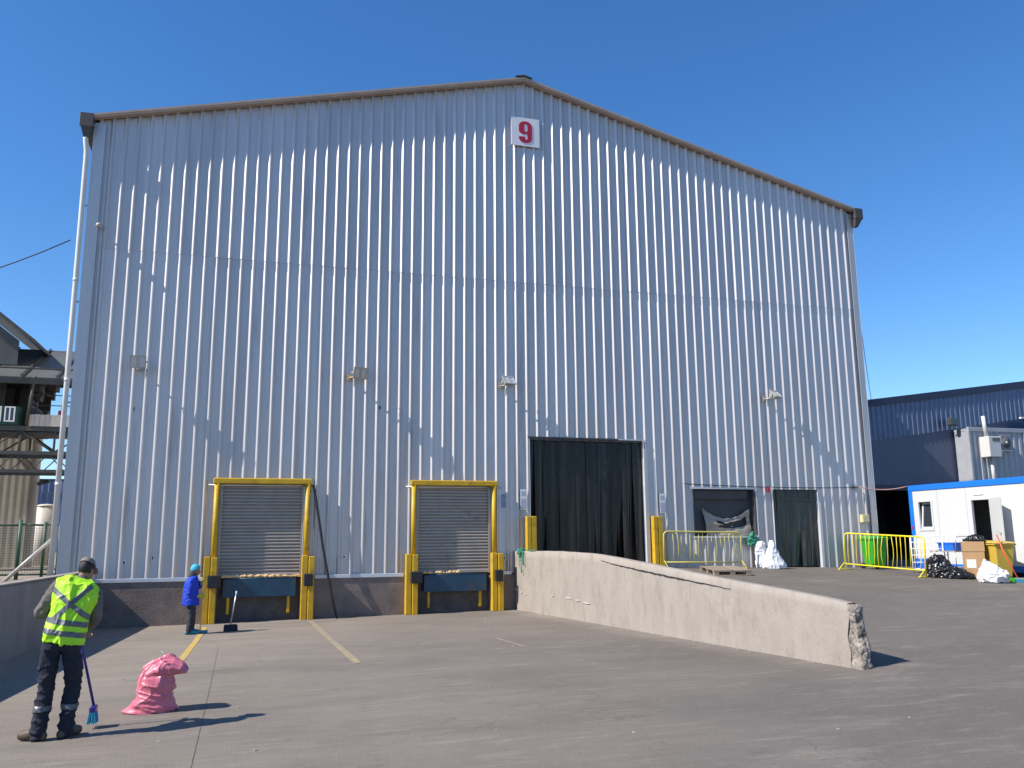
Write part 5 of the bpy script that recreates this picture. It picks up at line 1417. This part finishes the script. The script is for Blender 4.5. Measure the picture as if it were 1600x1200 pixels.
def woman(loc):
    p = thing('person', loc, 'person in royal blue smock and turquoise hair cover standing by the left dock post', 'person')
    # faces +x
    hd = Vector((0.015, 0.0, 1.325))
    bm = bmesh.new()
    aball(bm, (-0.05, 0, 0.78), (0.115, 0.15, 0.12)); achain(bm, [(-0.05, 0, 0.80), (-0.055, 0, 1.0), (-0.035, 0, 1.13)], [(0.10, 0.13), (0.105, 0.14), (0.08, 0.12)])
    achain(bm, [(-0.02, 0, 1.14), (0.0, 0, 1.24)], [0.052, 0.048])
    legs = (((-0.05, -0.075, 0.74), (-0.02, -0.08, 0.41), (-0.045, -0.085, 0.09)), ((-0.05, 0.075, 0.74), (-0.01, 0.08, 0.41), (-0.02, 0.09, 0.09)))
    for l in legs: achain(bm, list(l), [0.075, 0.052, 0.038])
    arms = (((-0.05, -0.165, 1.10), (-0.07, -0.20, 0.86), (0.11, -0.13, 0.79)), ((-0.02, 0.165, 1.11), (0.10, 0.17, 0.98), (0.16, 0.03, 1.055)))
    for a in arms: achain(bm, list(a), [0.048, 0.038, 0.028])
    rot = Matrix.Rotation(R(14), 3, 'Y')
    aball(bm, hd, (0.088, 0.070, 0.104), 3, rot)
    aball(bm, hd + rot @ Vector((0.060, 0, -0.045)), (0.045, 0.048, 0.055), 2, rot)
    aball(bm, hd + rot @ Vector((0.096, 0, -0.015)), (0.020, 0.012, 0.020), 2, rot)
    aball(bm, hd + rot @ Vector((0.094, 0, -0.055)), (0.010, 0.020, 0.008), 2, rot)
    for s in (-1, 1): aball(bm, hd + rot @ Vector((0.080, s*0.027, 0.010)), (0.009, 0.012, 0.008), 1, rot); aball(bm, hd + rot @ Vector((0.0, s*0.072, -0.01)), (0.02, 0.009, 0.03), 2, rot)
    b2 = remesh(bm, 0.0085, 2); finish('body', b2, mSkin, p, True)
    bm = bmesh.new()
    aball(bm, (-0.05, 0, 0.76), (0.13, 0.165, 0.12), 3)
    for l in legs:
        achain(bm, [Vector(l[0]), Vector(l[0]).lerp(Vector(l[1]), .5), l[1], Vector(l[1]).lerp(Vector(l[2]), .5), Vector(l[2])+Vector((0, 0, -0.02))], [0.092, 0.082, 0.070, 0.066, 0.062], 14)
    finish('trousers', remesh(bm, 0.011, 2, folds(0.009, 11, 2.0)), mDarkCloth, p, True)
    bm = bmesh.new(); n = 24; prev = None
    for z, cx_, rx_, ry_ in ((0.60, -0.045, 0.165, 0.205), (0.70, -0.05, 0.165, 0.205), (0.85, -0.055, 0.150, 0.195), (1.0, -0.055, 0.145, 0.195), (1.10, -0.045, 0.125, 0.19), (1.16, -0.03, 0.095, 0.14), (1.20, -0.015, 0.07, 0.08)):
        r = [bm.verts.new((cx_+rx_*math.cos(2*math.pi*j/n), ry_*math.sin(2*math.pi*j/n), z)) for j in range(n)]
        if prev:
            for j in range(n): bm.faces.new((prev[j], prev[(j+1) % n], r[(j+1) % n], r[j]))
        else: bm.faces.new(list(reversed(r)))
        prev = r
    bm.faces.new(prev)
    for s_, e_, w_ in arms: achain(bm, [s_, Vector(s_).lerp(Vector(e_), .5), e_, Vector(e_).lerp(Vector(w_), .75)], [0.072, 0.068, 0.062, 0.046], 14)
    finish('smock', remesh(bm, 0.010, 2, folds(0.010, 12, 6.0)), mRoyal, p, True)
    # collar hood behind the neck
    bm = bmesh.new(); achain(bm, [(-0.04, 0, 1.18), (-0.035, 0, 1.24)], [(0.085, 0.09), (0.075, 0.08)]); finish('collar', remesh(bm, 0.011, 2), mDarkCloth, p, True)
    bm = bmesh.new(); aball(bm, hd + rot @ Vector((-0.012, 0, 0.022)), (0.102, 0.086, 0.104), 3, rot)
    bmesh.ops.bisect_plane(bm, geom=bm.verts[:]+bm.edges[:]+bm.faces[:], plane_co=hd + rot @ Vector((0.02, 0, 0.018)), plane_no=rot @ Vector((0.55, 0, -1)).normalized(), clear_outer=True)
    finish('hair_cover', bm, mHairnet, p, True)
    for (w_, d_, t_) in ((arms[0][2], (0.9, 0.35, -0.1), (0.3, 0, 1)), (arms[1][2], (0.5, -0.5, 0.6), (0.2, 0.3, 1))):
        bm = bmesh.new(); hand(bm, w_, d_, t_, 0.8, 0.95)
        e_ = arms[0][1] if w_ is arms[0][2] else arms[1][1]
        achain(bm, [Vector(e_).lerp(Vector(w_), .55), w_], [0.050, 0.038], 12)
        finish('glove', remesh(bm, 0.007, 1), mGlove, p, True)
    for l, dd in zip(legs, (0.0, 0.03)):
        bm = bmesh.new(); a_ = Vector(l[2])
        achain(bm, [(a_.x-0.05, a_.y, 0.04), (a_.x+0.05, a_.y, 0.055), (a_.x+0.17+dd, a_.y, 0.038)], [0.042, 0.052, 0.040], 12)
        achain(bm, [a_, (a_.x, a_.y, 0.04)], [0.05, 0.05])
        b2 = remesh(bm, 0.009, 2)
        for v in b2.verts: v.co.z = max(0, v.co.z)
        finish('shoe_cover', b2, mTealShoe, p, True)
LX, LY = 2.755, -2.66
woman((LX, LY, pit(LX, LY)))
g1 = Vector((2.93, -2.70, pit(2.93, -2.70)))
b3 = thing('broom', g1, 'broom with pale wooden stick held by the person in blue', 'broom')
tube('stick', [(-0.005, -0.04, 0.06), (0.015, 0.03, 1.16)], 0.012, mStick, b3, 8)
box('head', -0.13, 0.15, -0.03, 0.03, 0.045, 0.075, mTealShoe, b3, 0.008)
bm = bmesh.new()
for i in range(20):
    for j in range(3): atube(bm, [(-0.12+i*0.0135, -0.02+j*0.02, 0.05), (-0.125+i*0.0142, -0.03+j*0.03, 0.0)], 0.006, 5)
finish('bristles', bm, mTealShoe, b3)
# standing dustpan
g2 = Vector((3.53, -2.36, pit(3.53, -2.36)))
dpn = thing('lobby_dustpan', g2, 'black upright dustpan with a pale rod handle on the paving', 'dustpan', None, R(4))
bm = bmesh.new()
v = [bm.verts.new(q) for q in ((-0.15, -0.12, 0.0), (0.15, -0.12, 0.0), (0.14, 0.10, 0.0), (-0.14, 0.10, 0.0), (-0.145, -0.03, 0.13), (0.145, -0.03, 0.13), (0.12, 0.08, 0.14), (-0.12, 0.08, 0.14))]
for f in ((3,2,1,0), (0,1,5,4), (1,2,6,5), (2,3,7,6), (3,0,4,7), (4,5,6,7)): bm.faces.new([v[i] for i in f])
bmesh.ops.bevel(bm, geom=bm.edges[:], offset=0.008, segments=1, affect='EDGES'); finish('pan', bm, mRubber, dpn)
tube('rod', [(0.0, 0.05, 0.13), (0.085, -0.02, 0.79)], 0.0135, mSteelRod, dpn, 8)
tube('grip', [(0.080, -0.016, 0.75), (0.090, -0.025, 0.84)], 0.017, mPaper, dpn, 8)

# ================================================================== small marks and litter
for x, z, w_, h_ in ((1.02, 0.36, 0.10, 0.10), (1.64, 0.44, 0.08, 0.13), (6.17, 0.42, 0.10, 0.10), (10.44, 0.33, 0.09, 0.08), (0.98, 4.05, 0.05, 0.09), (7.0, 4.3, 0.06, 0.09)):
    box('inspection_plate', x-w_/2, x+w_/2, -0.0085, -0.0065, z, z+h_, mPaper if z < 1 else mGutter, wh)
    if z < 1: box('plate_hole', x-w_*0.22, x+w_*0.22, -0.0105, -0.0087, z+h_*0.2, z+h_*0.8, mGutter, wh)
box('faded_sticker', 10.36, 10.55, -0.0085, -0.0065, 1.72, 2.08, mat('faded_blue_sticker', (0.24, 0.30, 0.40), 0.6, var=0.4, vscale=9), wh)
random.seed(77)
bm = bmesh.new()
for i in range(90):
    if i < 50: x, y = random.uniform(0.8, 10.6), random.uniform(-15.5, -0.4)
    else:
        y = random.uniform(-12.4, -0.3); x = xr(y)-abs(random.gauss(0, 0.10))-0.02
    r = random.uniform(0.006, 0.022); a0 = random.uniform(0, 6.28); z = pit(x, y)
    n = 5; top = [bm.verts.new((x+r*random.uniform(.6, 1.3)*math.cos(a0+6.283*k/n), y+r*random.uniform(.6, 1.3)*math.sin(a0+6.283*k/n), z+random.uniform(0.004, 0.012))) for k in range(n)]
    bot = [bm.verts.new((v.co.x, v.co.y, z-0.004)) for v in top]
    bm.faces.new(top)
    for k in range(n): bm.faces.new((top[k], bot[k], bot[(k+1) % n], top[(k+1) % n]))
tag(finish('grit', bm, mat('grit_crumbs', (0.36, 0.32, 0.27), 0.9, var=0.5, vscale=5)), 'scattered crumbs of grit and litter on the paving', 'grit', None, 'stuff')
